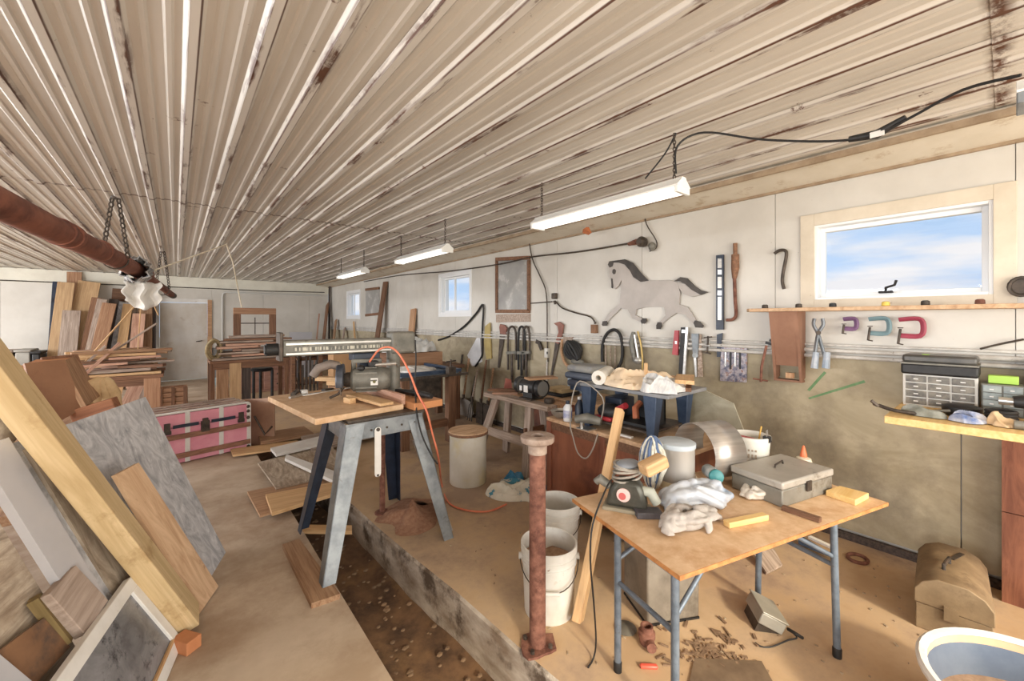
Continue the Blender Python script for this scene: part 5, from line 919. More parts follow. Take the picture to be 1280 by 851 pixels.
# hose loop, black goggles bag, hung handsaw
B().tube(smooth_path([wp(753, 452, .04), wp(753, 432, .04), wp(758, 418, .04), wp(767, 412, .04), wp(775, 418, .04), wp(778, 434, .04), wp(777, 450, .04), wp(770, 462, .05), wp(755, 464, .06)]), .017, 10).out('hose_loop', RUBBER, lab=('loop of black hose hung on wainscot above the kraft paper', 'hose'))
for k in range(3): B().tube([wp(757 + 6 * k, 428, .03), wp(757 + 6 * k, 458, .03)], .006).out('hanging_rod', W_GRY, lab=('thin grey rod hanging inside the black hose loop', 'rod', 'rods inside the hose loop'))
T = thing('hose_coil', wp(717, 440), 'black rubber hose bundle hung in a wooden hoop on wall', 'hose'); b = B()
for k in range(4): b.tube([wp(716, 438, .07 + .02 * k) + V(0, .13 * math.cos(g) * (1 - .12 * k), .10 * math.sin(g + k * .4)) for g in [i * math.tau / 18 for i in range(18)]], .022, 8, closed=True)
b.out('hose_turns', RUBBER, T); B().tube(smooth_path([wp(703, 424, .05), wp(702, 440, .05), wp(708, 456, .06), wp(722, 462, .07)]), .018).out('wooden_hoop', W_OLD, T); wshape('hanger_plate', W_GRY, [(704, 421), (716, 421), (714, 428), (702, 430)], .05, .02, T); B().sph(wp(722, 452, .10), (.05, .10, .04)).out('pad', GREYM, T)
T = thing('hung_handsaw', wp(696, 436), 'narrow handsaw with reddish handle hung on the wall over red desk', 'handsaw'); wshape('saw_handle', mat('red brown handle', (134, 84, 70), (154, 102, 86), .6, scale=6), [(692, 404), (699, 402), (704, 406), (702, 420), (698, 430), (694, 428), (698, 415), (697, 408)], .04, .02, T); wshape('saw_blade', IRON, [(694, 427), (699, 430), (690, 470), (688, 470)], .03, .004, T)
T = thing('tapered_handsaw', wp(627, 432), 'dark tapered handsaw hung point down with reddish grip', 'handsaw'); wshape('saw_blade', IRON, [(625, 412), (632, 412), (624, 460), (622, 459)], .03, .004, T); wshape('saw_handle', mat('red brown handle', (134, 84, 70)), [(625, 405), (630, 406), (633, 410), (632, 418), (625, 417), (624, 409)], .04, .022, T)
for (u, lb, m_) in ((640, 'rounded grey iron', IRON), (652, 'black tall arched', RUBBER), (658, 'thin dark', IRON)):
    w_ = 5 if u < 650 else 4; T = thing('hanging_clamp', wp(u, 440), lb + ' clamp frame hung on pipes above bench grinder', 'clamp')
    B().tube(smooth_path([wp(u - w_, 462, .05), wp(u - w_, 425, .05), wp(u - w_ + 1, 412, .05), wp(u, 408, .05), wp(u + w_ - 1, 412, .05), wp(u + w_, 425, .05), wp(u + w_, 450, .05)]), .016, 8).out('clamp_frame', m_, T); B().cyl(wp(u, 440, .05), wp(u, 478, .06), .018).out('clamp_screw', m_, T); B().beam(wp(u - w_ - 1, 441, .05), wp(u + w_ + 1, 440, .05), .04, .04).out('clamp_bridge', GREYM, T)
wshape('yellow_strap', mat('olive yellow strap', (166, 144, 84), (186, 164, 100), .7, scale=9), [(606, 408), (612, 403), (614, 448), (608, 449), (605, 430)], .04, .02, lab=('olive yellow strap bundle hung beside dark tapered handsaw', 'strap'))
wshape('white_bag', mat('thin white film', (206, 206, 210), (226, 226, 228), .4, scale=5), [(596, 422), (600, 420), (602, 452), (590, 458), (584, 444)], .03, .02, lab=('thin white plastic bag hung on wainscot beside black hose', 'bag'))
wshape('wall_hook', IRON, [(670, 424), (674, 426), (678, 436), (675, 438), (672, 430), (669, 429)], .05, .02, lab=('small dark iron hook on wainscot left of hung handsaw', 'hook'))
# shovels, forks and rods standing against the wainscot
def tool_stand(name, u, v0, v1, m_, lb, cat, blade):
    a_ = wp(u, v0, .05); T = thing(name, V(a_.x - .15, a_.y, 0), lb, cat); h_ = V(a_.x - .12, wp(u + 1, v1, .05).y, .30)
    B().tube([a_, a_.lerp(h_, .5), h_], .017, 10).out('handle', m_, T)
    if blade == 'shovel':
        m4 = Matrix(((.25, 0, -1, h_.x + .0), (0, 1, 0, h_.y), (-.95, 0, -.2, .32), (0, 0, 0, 1)))
        ks = 1.75 if m_ is W_OLD else 1.; B().prism([(0, -.05), (.03, -.11 * ks), (.24, -.12 * ks), (.33, -.05 * ks), (.33, .05 * ks), (.24, .12 * ks), (.03, .11 * ks), (0, .05)], .008, m4).out('blade', mat('grey shovel steel', (150, 142, 134), (176, 168, 160), .45, .4, scale=6), T)
    elif blade == 'fork':
        for k in (-1, 0, 1): B().tube([h_, h_ + V(-.02, .05 * k, -.06), h_ + V(-.05, .06 * k, -.29)], .008, 6).out('tine', IRON, T)
    else: B().box(h_.x - .03, h_.y - .08, .01, h_.x + .03, h_.y + .08, .32).out('head', IRON, T)
    B().cyl(h_, h_ + V(.0, 0, .08), .022).out('socket', IRON, T)
tool_stand('digging_shovel', 578, 443, 520, IRON, 'steel shovel with dark handle standing against wainscot behind the white drum', 'shovel', 'shovel'); tool_stand('digging_shovel', 586, 448, 520, W_OLD, 'wide steel scoop shovel with wooden handle standing against wainscot behind the white drum', 'shovel', 'shovel'); tool_stand('garden_fork', 597, 462, 522, W_GRY, 'iron garden fork standing against wainscot below the white bag', 'fork', 'fork'); tool_stand('tamping_bar', 608, 450, 525, W_BRN, 'brown handled tamper standing against wainscot below the olive strap', 'tamper', 'head')
tool_stand('tamping_bar', 617, 460, 525, W_OLD, 'tan handled tamper standing against wainscot below tapered handsaw', 'tamper', 'head')
# ================================================================ shelf by the window
T = thing('wall_shelf', (3.6, .4, 1.14), 'long plywood wall shelf below the big window with angled brown bracket', 'shelf')
B().prism([(3.50, -1.2), (3.72, -1.2), (3.72, 1.24), (3.56, 1.34), (3.50, 1.30)], .026, Matrix.Translation((0, 0, 1.635))).out('shelf_board', PLYO, T, bev=.003)
BRK = mat('brown bracket', (134, 92, 68), (156, 112, 86), .65, scale=4)
for y in (1.00, 1.17): B().prism([(3.53, 1.634), (3.716, 1.634), (3.716, 1.13), (3.64, 1.10)], .018, Matrix(((1, 0, 0, 0), (0, 0, -1, y), (0, 1, 0, 0), (0, 0, 0, 1)))).out('bracket_side', BRK, T)
B().add([V(3.525, .985, 1.634), V(3.525, 1.17, 1.634), V(3.625, 1.17, 1.22), V(3.625, .985, 1.22), V(3.54, .985, 1.634), V(3.54, 1.17, 1.634), V(3.64, 1.17, 1.22), V(3.64, .985, 1.22)], [(0, 1, 2, 3), (7, 6, 5, 4), (0, 3, 7, 4), (1, 5, 6, 2), (0, 4, 5, 1), (3, 2, 6, 7)]).out('bracket_front', BRK, T); B().box(3.64, .985, 1.095, 3.716, 1.17, 1.11).out('bracket_floor', BRK, T)
plank('bracket_stub', W_OLD, (3.60, 1.05, 1.17), (3.60, 1.05, 1.13), .05, .03, lab=('small tan wood stub held in the foot of brown bracket', 'stub'))
B().tube([V(3.60, 1.21, 1.37), V(3.585, 1.24, 1.20), V(3.585, 1.245, 1.08)], .010).tube([V(3.60, 1.20, 1.09), V(3.58, 1.30, 1.10)], .007).out('tee_screw', RUST, lab=('rusty T handled clamp screw hung beside brown bracket', 'clamp screw'))
rs = random.Random(6)
for k, (y, m_, lb) in enumerate(((1.2, IRON, 'dark nut'), (.98, IRON, 'dark bolt head'), (.78, BLACK, 'black knob'), (.5, mat('yellow cap', (226, 190, 60), None, .4), 'yellow cap'), (.32, IRON, 'dark socket'), (.1, RUST, 'rusty nut'))): B().lathe([(.018, 0), (.022, .004), (.02, .025), (.012, .03)], 10, (3.54 + .01 * (k % 3), y, 1.661)).out('shelf_trinket', m_, lab=('small %s lying on the wall shelf' % lb, 'hardware'))
T = thing('slip_joint_pliers', wp(1025, 430), 'large grey pliers with rag hung under the wall shelf', 'pliers'); B().tube(smooth_path([wp(1018, 398, .1), wp(1017, 406, .1), wp(1022, 416, .1), wp(1027, 432, .1), wp(1033, 452, .1)]), [.016] * 17, 8, flat=.6).out('plier_half', STEEL, T); B().tube(smooth_path([wp(1028, 398, .11), wp(1029, 406, .11), wp(1023, 416, .11), wp(1020, 432, .11), wp(1017, 455, .11)]), [.016] * 17, 8, flat=.6).out('plier_half', STEEL, T); B().cyl(wp(1023, 416, .08), wp(1023, 416, .13), .016).out('pivot', IRON, T)
for (u0, u1, lb) in ((1018, 1023, 'left'), (1032, 1038, 'right')): B().tube([wp(u0 + 2, 440, .12), wp(u0, 460, .12)], [.02, .024], 8).out('plier_grip', mat('pale blue grip', (150, 166, 184), (196, 200, 206), .5, scale=14), T)
def cclamp(u, v, sz, m_, lb):
    c_ = wp(u, v, .04); T = thing('c_clamp', c_, lb, 'clamp'); s = sz
    B().tube(smooth_path([c_ + V(0, s * .5, s * .5), c_ + V(0, -s * .35, s * .55), c_ + V(0, -s * .55, s * .1), c_ + V(0, -s * .40, -s * .45), c_ + V(0, s * .45, -s * .45)]), .011, 8, flat=1.6).out('clamp_frame', m_, T); B().cyl(c_ + V(-.01, s * .42, -s * .05), c_ + V(-.01, s * .52, -s * .95), .007).out('clamp_screw', IRON, T); B().cyl(c_ + V(-.03, s * .52, -s * .92), c_ + V(.02, s * .35, -s * 1.0), .004).out('tommy_bar', IRON, T); B().cyl(c_ + V(-.01, s * .42, -s * .02), c_ + V(-.01, s * .42, s * .04), .014).out('swivel_pad', IRON, T)
cclamp(1098, 408, .10, mat('teal paint', (96, 128, 138), (120, 148, 154), .5, scale=8), 'teal grey c-clamp hung on white wall under the shelf'); cclamp(1138, 410, .11, mat('crimson paint', (150, 46, 70), (170, 64, 86), .5, scale=8), 'crimson c-clamp hung on white wall under the shelf'); cclamp(1062, 405, .07, mat('purple paint', (104, 70, 108), (126, 90, 128), .5, scale=8), 'small purple clamp hung on white wall under the shelf')
for (a, c_) in (((957, 428), (972, 432)), ((962, 425), (976, 428))): B().beam(wp(*a, .04), wp(*c_, .04), .014, .02).out('dark_chisel', BLACK, lab=('short dark chisel laid on the pipes beside the brown bracket', 'chisel', 'dark chisels by bracket'))
# green chalk marks on wainscot, real thin strokes of paint
GCH = mat('green chalk', (96, 138, 92), (120, 156, 110), .95, scale=20)
T = thing('chalk_mark', wp(1045, 485, .013), 'faint green chalk strokes on the plywood wainscot beside bracket', 'chalk mark'); wshape('chalk_stroke', GCH, [(1009, 487), (1012, 489), (1033, 466), (1030, 464)], .013, .0008, T); wshape('chalk_stroke', GCH, [(1010, 497), (1012, 499), (1082, 478), (1080, 475)], .013, .0008, T)
B().cyl(wp(1277, 358, .01), wp(1277, 358, .05), .045, n=20).tube([wp(1277, 358, .05) + V(0, .045 * math.cos(g), .05 * math.sin(g)) for g in [k * math.tau / 16 for k in range(16)]], .01, 6, closed=True).out('wall_dial', IRON, lab=('round dark dial mounted on white wall beside big window', 'dial'))
# ================================================================ folding table
C0 = V(1.40, .75, 0); TA = math.radians(-14.9); TM = fr(C0, TA)
T = thing('folding_table', TM @ V(.7, .35, 0), 'particle board table on folding blue grey tube legs', 'table')
B(TM).box(0, 0, .632, 1.42, .70, .65).out('tabletop', PART, T); B(TM).box(-.003, -.003, .6325, 1.423, 0, .6495).box(-.003, 0, .6325, 0, .70, .6495).box(1.42, 0, .6325, 1.423, .70, .6495).out('edge_band', EDGE, T)
def leg(x, y, dx, dy):
    lg = B(TM).tube([(x, y, .63), (x + dx * .5, y + dy * .5, .3), (x + dx, y + dy, .02)], .0155, 12).out('leg', TBLEG, T); B(TM).lathe([(.018, 0), (.019, .04), (.016, .045)], 12, (x + dx, y + dy, 0)).out('rubber_foot', RUBBER, lg)
leg(.03, .05, .0, -.0); leg(.0 + .03, .38, .0, .0); leg(1.01, .03, .0, -.015); leg(1.03, .40, 0, .012)
for (p, q, r_) in (((.03, .05, .40), (.03, .38, .40), .011), ((1.01, .03, .42), (1.03, .40, .42), .011), ((.03, .38, .50), (.36, .38, .625), .010), ((.03, .05, .46), (.30, .10, .625), .010), ((1.01, .03, .46), (.72, .08, .625), .010), ((1.03, .40, .46), (.72, .36, .625), .010)): B(TM).cyl(p, q, r_, n=10).out('brace', TBLEG, T)
B(TM).box(.02, .03, .612, .05, .41, .632).out('leg_bracket', TBLEG, T); B(TM).box(.99, .02, .612, 1.05, .42, .632).out('leg_bracket', TBLEG, T)
ZT = .65
def ft(u, v, z=ZT): return fz(u, v, z)
E1 = V(math.cos(TA), math.sin(TA), 0); E2 = V(-math.sin(TA), math.cos(TA), 0)
# orbital sander with coiled cord
sc_ = V(1.70, 1.17, ZT); SM = fr(sc_, math.radians(-62))
T = thing('orbital_sander', sc_, 'old dark orbital sander with red emblem and coiled cord on the table', 'sander')
SAN = mat('sander paint', (66, 66, 60), (96, 94, 84), .4, .4, scale=9)
B(SM).box(-.12, -.055, 0, .10, .055, .018).out('sanding_pad', mat('felt pad', (150, 140, 118), None, .9), T, bev=.004); B(SM).prism([(-.11, 0), (.09, 0), (.07, .09), (.05, .13), (-.05, .135), (-.09, .08)], .09, Matrix(((1, 0, 0, 0), (0, 0, -1, .045), (0, 1, 0, .018), (0, 0, 0, 1)))).out('motor_body', SAN, T, bev=.02)
B(SM).cyl((-.02, -.046, .085), (-.02, -.052, .085), .032, n=24).out('emblem', mat('pale pink emblem', (226, 190, 184), None, .4), T); B(SM).cyl((-.025, -.052, .08), (-.025, -.054, .08), .017, n=18).out('emblem_mark', mat('red emblem', (200, 90, 88), None, .4), T)
B(SM).tube([(-.09, 0, .10), (-.14, 0, .13), (-.16, 0, .11)], [.02, .024, .018], 12).out('front_knob', GREYM, T); B(SM).tube([(.05, 0, .10), (.10, 0, .10), (.13, 0, .05)], [.024, .026, .022], 12).out('dust_port', mat('pale green grey', (170, 172, 158), None, .5), T)
b = B()
for k in range(5): b.tube([sc_ + V(.03, .03, .15 + .012 * k) + V((.085 - .004 * k) * math.cos(g), (.06) * math.sin(g), .012 * math.cos(g + k)) for g in [i * math.tau / 22 for i in range(22)]], .006, 7, closed=True)
b.out('coiled_cord', mat('pale grey cord', (176, 168, 156), (140, 132, 122), .5, scale=20), T)
B().sph(sc_ + V(.03, .03, .205), (.075, .05, .02)).out('rear_grip', mat('blue grey plastic', (140, 146, 156), (120, 124, 132), .5, scale=8), T)
B().tube(smooth_path([sc_ + V(-.06, .06, .14), dd(757, 612, 1.82), dd(741, 655, 1.72), dd(738, 700, 1.70), dd(742, 750, 1.76), fz(745, 800, .10), fz(742, 822, .012), fz(735, 834, .008)]), .004).out('sander_cord_tail', RUBBER, T)
plank('wooden_float', W_PINE, ft(803, 588, .86), ft(830, 574, .90), .075, .06, up=(0, 0, 1), lab=('tan wooden sanding block resting on the coiled sander cord', 'sanding block'), bev=.012)
B(fr(ft(810, 645), math.radians(-40))).box(-.06, -.035, 0, .06, .035, .03).out('black_pad', mat('dark pad', (70, 66, 70), (92, 88, 92), .6, scale=9), lab=('dark flat sanding pad on the table beside the sander', 'pad'), bev=.005)
# bag, cloths
def heapcloth(name, u, v, sx, sy, h_, seed, m_, lb, cat, k=5, z=ZT): return fuse(bunch(ft(u, v, z), sx, sy, h_, seed, E1, k, .62 if 'rag' in name else 1.), name, m_, (lb, cat), .0042 if 'rag' in name else .0055)
heapcloth('plastic_bag', 868, 628, .46, .22, .12, 3, mat('white bag print', (206, 210, 216), (186, 194, 206), .4, scale=8, bump=.4, c3=(166, 190, 224), s3=9, t3=(.58, .66)), 'crumpled white and pale blue plastic bag lying on the table', 'plastic bag', 20)
heapcloth('grey_rag', 862, 657, .36, .19, .11, 14, mat('warm grey cloth', (166, 156, 148), (190, 182, 174), .95, scale=20, bump=.3), 'crumpled warm grey rag lying on the table before the plastic bag', 'rag', 26)
heapcloth('tan_rag', 845, 606, .36, .14, .08, 21, mat('tan cloth', (206, 190, 164), (226, 212, 190), .9, scale=14, bump=.2), 'folded tan cloth behind the plastic bag on the table', 'cloth', 16)
heapcloth('crumpled_paper', 945, 620, .22, .14, .07, 33, mat('crumpled paper', (206, 194, 180), (228, 220, 208), .85, scale=14, c3=(120, 130, 90), s3=14, t3=(.62, .68)), 'crumpled paper scraps lying between bag and metal box', 'paper', 9)
plank('yellow_stick', mat('yellow pine', (222, 178, 100), (236, 200, 132), .6, scale=2, st=GR), ft(908, 655, ZT + .014), ft(957, 645, ZT + .014), .035, .026, lab=('short yellow pine stick lying beside the grey rag', 'stick'), bev=.003)
plank('wood_strip', W_BRN, ft(978, 634, ZT + .012), ft(1026, 650, ZT + .012), .03, .022, lab=('short dark brown slat lying before the metal box', 'slat'), bev=.003)
B(fr(ft(1058, 622), math.radians(-5))).prism([(-.08, -.06), (.08, -.07), (.07, .05), (-.06, .07)], .03).out('pine_wedge', MC['yellow pine'], lab=('light yellow pine block at the corner of the table', 'block'), bev=.003)
# canister, rope coil, spray can, sheet metal ring, pail
c_ = TM @ V(.60, .585, ZT); T = thing('metal_canister', c_, 'dull beige metal canister with cream base standing on the table', 'canister')
B().lathe([(.092, .04), (.094, .05), (.094, .235), (.096, .24), (.092, .245)], 32, c_).out('canister_body', mat('dull beige metal', (184, 176, 168), (200, 194, 186), .4, .35, scale=4, st=(1, 1, .3)), T); B().lathe([(.09, 0), (.097, .004), (.097, .045), (.093, .05)], 32, c_).out('canister_base', mat('cream plastic', (222, 204, 164), None, .5), T); B().lathe([(.098, .225), (.1, .23), (.1, .25), (.09, .255)], 32, c_).out('canister_lid', mat('pale blue lid', (190, 200, 208), None, .4), T)
rc_ = TM @ V(.44, .60, ZT); T = thing('rope_bundle', rc_, 'bundle of blue and white rope left of the beige canister', 'rope'); q9 = random.Random(9)
for k in range(11):
    g = k * math.pi / 11; d_ = V(math.cos(g), math.sin(g), 0); h9 = .25 + .04 * q9.random(); w9 = .055 + .02 * q9.random()
    B().tube([rc_ + d_ * w9 * math.cos(t) * (1 - .25 * (math.sin(t) < 0)) + V(.01 * q9.random(), 0, .012 + h9 * .5 + h9 * .5 * math.sin(t)) for t in [i * math.tau / 18 for i in range(18)]], .0085, 7, closed=True).out('rope_turn', mat('rope blue', (84, 104, 138), None, .8) if k % 3 == 1 else mat('rope cream', (222, 218, 204), (196, 190, 174), .85, scale=60), T)
a0 = TM @ V(.69, .40, ZT + .105); ad = V(.70, .62, -.12).normalized(); T = thing('spray_can', a0, 'spray can with teal bottom lying on the table before sheet metal ring', 'spray can')
B().lathe([(.030, 0), (.0355, .004), (.0355, .02)], 24, a0, ad).out('can_bottom', mat('teal plastic', (38, 120, 124), (54, 138, 140), .4, scale=9), T); B().lathe([(.034, .02), (.034, .15), (.026, .165), (.015, .175)], 24, a0, ad).out('can_body', mat('blue white print', (150, 176, 190), (222, 226, 226), .35, scale=16), T); B().lathe([(.018, .17), (.02, .18), (.016, .21)], 18, a0, ad).out('can_cap', mat('yellow cap', (226, 190, 60)), T)
rc_ = TM @ V(.90, .62, ZT); Rr = .155; b = B(); ar = V(-.93, .365, 0).normalized(); ay = V(-.365, -.93, 0).normalized()
n_ = 26; vs_ = []
for i in range(n_ + 1):
    g = math.radians(-60 + 255 * i / n_); rr_ = Rr * (1 + .10 * i / n_)
    for w_ in (-.11, .11): vs_.append(rc_ + ay * (rr_ * math.cos(g)) + V(0, 0, Rr * .98 + rr_ * math.sin(g)) + ar * w_)
b.add(vs_, [(2 * i, 2 * i + 1, 2 * i + 3, 2 * i + 2) for i in range(n_)]); b.out('sheet_metal_ring', mat('brushed sheet metal', (166, 158, 150), (196, 188, 180), .32, .6, scale=6, st=(.3, .3, 9)), lab=('bent strip of sheet metal curled into a ring on table', 'sheet metal'), thick=.003)
c_ = TM @ V(1.20, .575, ZT); T = thing('small_pail', c_, 'small white pail with pencils and faint print behind the metal box', 'pail')
B().lathe([(.085, 0), (.088, .006), (.104, .20), (.110, .202), (.110, .222), (.104, .224), (.099, .21), (.082, .012), (0, .012)], 36, c_, cap=False).out('pail_body', mat('cream white plastic', (234, 230, 218), (222, 216, 204), .45, scale=5), T)
vd = -Vector((c_.x, c_.y, 0)).normalized(); sdv = V(0, 0, 1).cross(vd)
for r_ in range(2):
    for k in range(4): p_ = c_ + vd * .0985 + sdv * ((k - 1.5) * .018) + V(0, 0, .145 - .04 * r_); B().beam(p_, p_ + V(0, 0, .012 + .012 * r_), .010, .003, up=vd).out('print_mark', mat('faded brown ink', (170, 150, 128), None, .7), T)
for k, (dx, dy, m_, lb) in enumerate(((.05, -.02, mat('pencil yellow', (222, 170, 60), None, .5), 'yellow pencil'), (-.07, .03, mat('carpenter orange', (206, 130, 70), None, .5), 'orange pencil'))): B().cyl(c_ + V(dx * .5, dy * .5, .03), c_ + V(dx * 1.6, dy * 1.6, .265), .0045, n=6).out('pencil', m_, lab=('%s standing in the small white pail' % lb, 'pencil'))
B().beam(c_ + vd * .02 + sdv * .02 + V(0, 0, .20), c_ + vd * .02 + sdv * -.10 + V(0, 0, .215), .03, .01).out('red_chisel', mat('dull pink red', (190, 96, 98), None, .5), lab=('dull red handled tool lying across the small pail', 'tool'))
T = thing('binder_clip', c_ - sdv * -.07 + V(0, 0, .225), 'black binder clip gripping the rim of small white pail', 'clip'); pc = c_ + sdv * .085 + vd * .04; B().box(pc.x - .018, pc.y - .018, pc.z + .20, pc.x + .018, pc.y + .018, pc.z + .232).out('clip_body', BLACK, T); B().tube([pc + V(-.01, 0, .23), pc + V(-.012, 0, .265), pc + V(.004, 0, .27), pc + V(.01, 0, .23)], .002, 6).out('clip_wire', CHROME, T)
plank('brown_lath', W_BRN, c_ + vd * .13 + sdv * .08 + V(0, 0, .06), c_ + vd * .13 - sdv * .06 + V(0, 0, .065), .025, .012, lab=('short brown lath resting in front of the small pail', 'lath'))
# metal box
A_, B_ = V(2.29, .70, ZT), V(2.72, .596, ZT); BM = fr(A_, math.atan2(B_.y - A_.y, B_.x - A_.x)); T = thing('cash_box', BM @ V(.2, .13, 0), 'scuffed grey metal box with lid and wire handle on the table', 'metal box')
BOXP = mat('scuffed grey box', (126, 122, 112), (150, 146, 136), .5, .3, scale=5, c3=(104, 90, 74), s3=7, t3=(.54, .68))
B(BM).box(0, 0, 0, .44, .27, .085).out('box_body', BOXP, T, bev=.006); B(BM).box(-.005, -.005, .087, .445, .275, .125).out('box_lid', mat('pale worn lid', (170, 164, 154), (188, 182, 172), .5, .25, scale=5, c3=(130, 120, 106), s3=8, t3=(.56, .7)), T, bev=.008)
B(BM).box(.19, -.012, .05, .23, -.004, .10).out('latch', IRON, T); B(BM).tube([(.17, .14, .126), (.175, .14, .140), (.27, .16, .142), (.275, .16, .126)], .005).out('wire_handle', IRON, T)
c_ = TM @ V(1.372, .37, ZT); T = thing('wood_glue_bottle', c_, 'cream glue bottle with orange nozzle behind the metal box', 'bottle'); B().lathe([(.03, 0), (.04, .005), (.041, .10), (.036, .118), (.018, .125)], 24, c_).out('bottle_body', mat('cream bottle', (230, 222, 196), None, .4), T); B().lathe([(.018, .125), (.018, .135), (.006, .185), (.003, .19)], 16, c_).out('nozzle', mat('orange nozzle', (232, 110, 50), None, .4), T)
# ================================================================ floor around the table
GB = fr((1.86, 1.17, 0), math.radians(-28)); T = thing('metal_case', GB @ V(.15, .12, 0), 'grey brown metal case standing on the slab under the table', 'case'); B(GB).box(0, 0, .01, .30, .26, .35).out('case_body', mat('grey brown metal', (116, 106, 94), (146, 136, 122), .6, .2, scale=5, c3=(90, 80, 68), s3=4, t3=(.5, .7)), T, bev=.01); B(GB).box(-.004, -.004, .35, .304, .264, .362).out('case_lid', GREYM, T); B(GB).box(.0, 0, 0, .30, .26, .01).out('case_foot', BLACK, T)
B().lathe([(.05, 0), (.055, .006), (.03, .015)], 18, fz(782, 786)).out('grey_saucer', GREYM, lab=('small grey disc on slab at the foot of metal case', 'disc'))
T = thing('pipe_fitting', fz(811, 812), 'rusty threaded pipe fitting standing on the slab under the table', 'pipe fitting'); q_ = fz(811, 812) + V(.03, .03, 0); B().lathe([(.034, 0), (.036, .03), (.040, .032), (.040, .055), (.030, .06), (.030, .085), (.022, .085), (.022, .01)], 20, q_).out('fitting_body', RUST, T); B().cyl(q_ + V(-.02, -.03, .025), q_ + V(-.045, -.055, .028), .022, n=14).out('side_branch', RUST, T)
B().beam(fz(800, 832, .009), fz(822, 833, .009), .022, .016).out('red_lighter', mat('red orange plastic', (226, 84, 60), None, .35), lab=('small red orange lighter lying on the slab', 'lighter'), bev=.006)
quad('rubber_mat', mat('dark mat', (104, 84, 64), (128, 106, 82), .9, scale=9), [fz(u, v, .008) for u, v in ((868, 822), (952, 826), (968, 855), (860, 860))][::-1], .008, lab=('flat dark brown mat on the slab near the table leg', 'mat'))
b = B(); rq = random.Random(44)
for k in range(90):
    p_ = fz(rq.gauss(882, 26), rq.gauss(808, 12), .005); a_ = rq.uniform(0, 3.14); l_ = rq.uniform(.008, .03); d_ = V(math.cos(a_), math.sin(a_), rq.uniform(-.1, .1)) * l_; b.beam(p_ - d_, p_ + d_, rq.uniform(.006, .014), .006)
b.out('wood_chips', mat('bark chips', (110, 84, 62), (150, 122, 94), .9, scale=30), kind='stuff', lab=('scatter of dark wood chips on the slab under the table', 'wood chips'))
b = B()
for k in range(140):
    p_ = fz(rq.uniform(520, 1150), rq.uniform(640, 845), .003); 
    if p_.x < 1.4 or p_.x > 3.6: continue
    d_ = V(rq.uniform(-1, 1), rq.uniform(-1, 1), 0) * .008; b.beam(p_ - d_, p_ + d_, rq.uniform(.004, .01), .005)
b.out('floor_litter', mat('pale chips', (190, 170, 140), (140, 112, 84), .9, scale=30, rnd=.01), kind='stuff', lab=('tiny wood chips littered over the slab floor', 'litter'))
KB = fr(fz(962, 792) + V(.05, .06, 0), math.radians(40), Matrix.Rotation(math.radians(24), 4, 'X')); T = thing('electrical_box', fz(962, 792), 'small grey metal box lying tilted on the slab floor', 'metal box'); B(KB).box(-.085, -.06, .03, .085, .06, .09).out('box_body', mat('galvanised grey', (156, 152, 142), (178, 174, 164), .45, .4, scale=7), T, bev=.006); B(KB).box(-.09, -.065, .09, .09, .065, .098).out('box_cover', mat('galvanised pale', (182, 178, 166), (164, 160, 148), .45, .35, scale=7), T, bev=.004); B(KB).box(-.07, -.05, -.02, .07, .05, .03).out('box_rear', IRON, T)
B().tube(smooth_path([fz(990, 790, .03), fz(996, 797, .02), fz(985, 800, .012), fz(965, 808, .006), fz(952, 808, .006), fz(944, 803, .006)]), .0035).tube(smooth_path([fz(985, 786, .03), fz(995, 792, .04), fz(1003, 797, .02)]), .008).out('box_wire', BLACK, lab=('tangle of dark wire beside the small grey metal box', 'wire'))
B().tube([fz(1072, 698, .008) + V(.06 * math.cos(g), .05 * math.sin(g), 0) for g in [k * math.tau / 18 for k in range(18)]], .012, 8, closed=True).out('iron_ring', RUST, lab=('rusty iron ring lying on the slab at the wall base', 'ring'))
quad('steel_angle', SB, [fz(998, 668, .05), fz(1046, 693, .05), fz(1046, 700, .02), fz(998, 680, .02)][::-1], .006, lab=('dark blue steel angle lying on the slab behind the table leg', 'steel angle')); plank('white_lath', WHITE, fz(1012, 671, .07), fz(1040, 684, .07), .03, .015, lab=('white lath lying on the dark blue steel angle', 'lath'))
quad('grey_board', W_GRY, [fz(940, 690, .05), fz(968, 684, .06), fz(978, 706, .02), fz(958, 716, .015)][::-1], .015, lab=('small grey board lying on the slab behind the table', 'board'))
# hump lid toolbox
T = thing('hip_roof_toolbox', (3.2, .18, 0), 'dusty brown hip roof metal toolbox on the slab by the wainscot', 'toolbox')
HM = fr((2.93, .30, 0), math.radians(-90 + 4)); TBX = mat('dusty brown metal', (126, 104, 76), (158, 134, 100), .7, .15, scale=6, c3=(104, 82, 60), s3=5, t3=(.52, .7))
# local: x across (towards -Y), y along the box (towards the wall)
B(HM).box(0, 0, 0, .26, .50, .13).out('box_body', TBX, T, bev=.004)
B(HM).prism([(-.005, .132), (.265, .132), (.265, .20), (.235, .245), (.18, .275), (.08, .275), (.025, .245), (-.005, .20)], .51, Matrix(((1, 0, 0, 0), (0, 0, -1, .505), (0, 1, 0, 0), (0, 0, 0, 1)))).out('box_lid', TBX, T, bev=.004)
B(HM).tube([(.10, .14, .274), (.10, .14, .30), (.12, .24, .305), (.12, .24, .274)], .008).out('carry_handle', IRON, T); B(HM).beam((.13, .30, .277), (.17, .42, .277), .02, .004).out('lid_latch', IRON, T); B(HM).box(.10, -.012, .09, .15, -.0, .16).out('front_hasp', TBX, T)
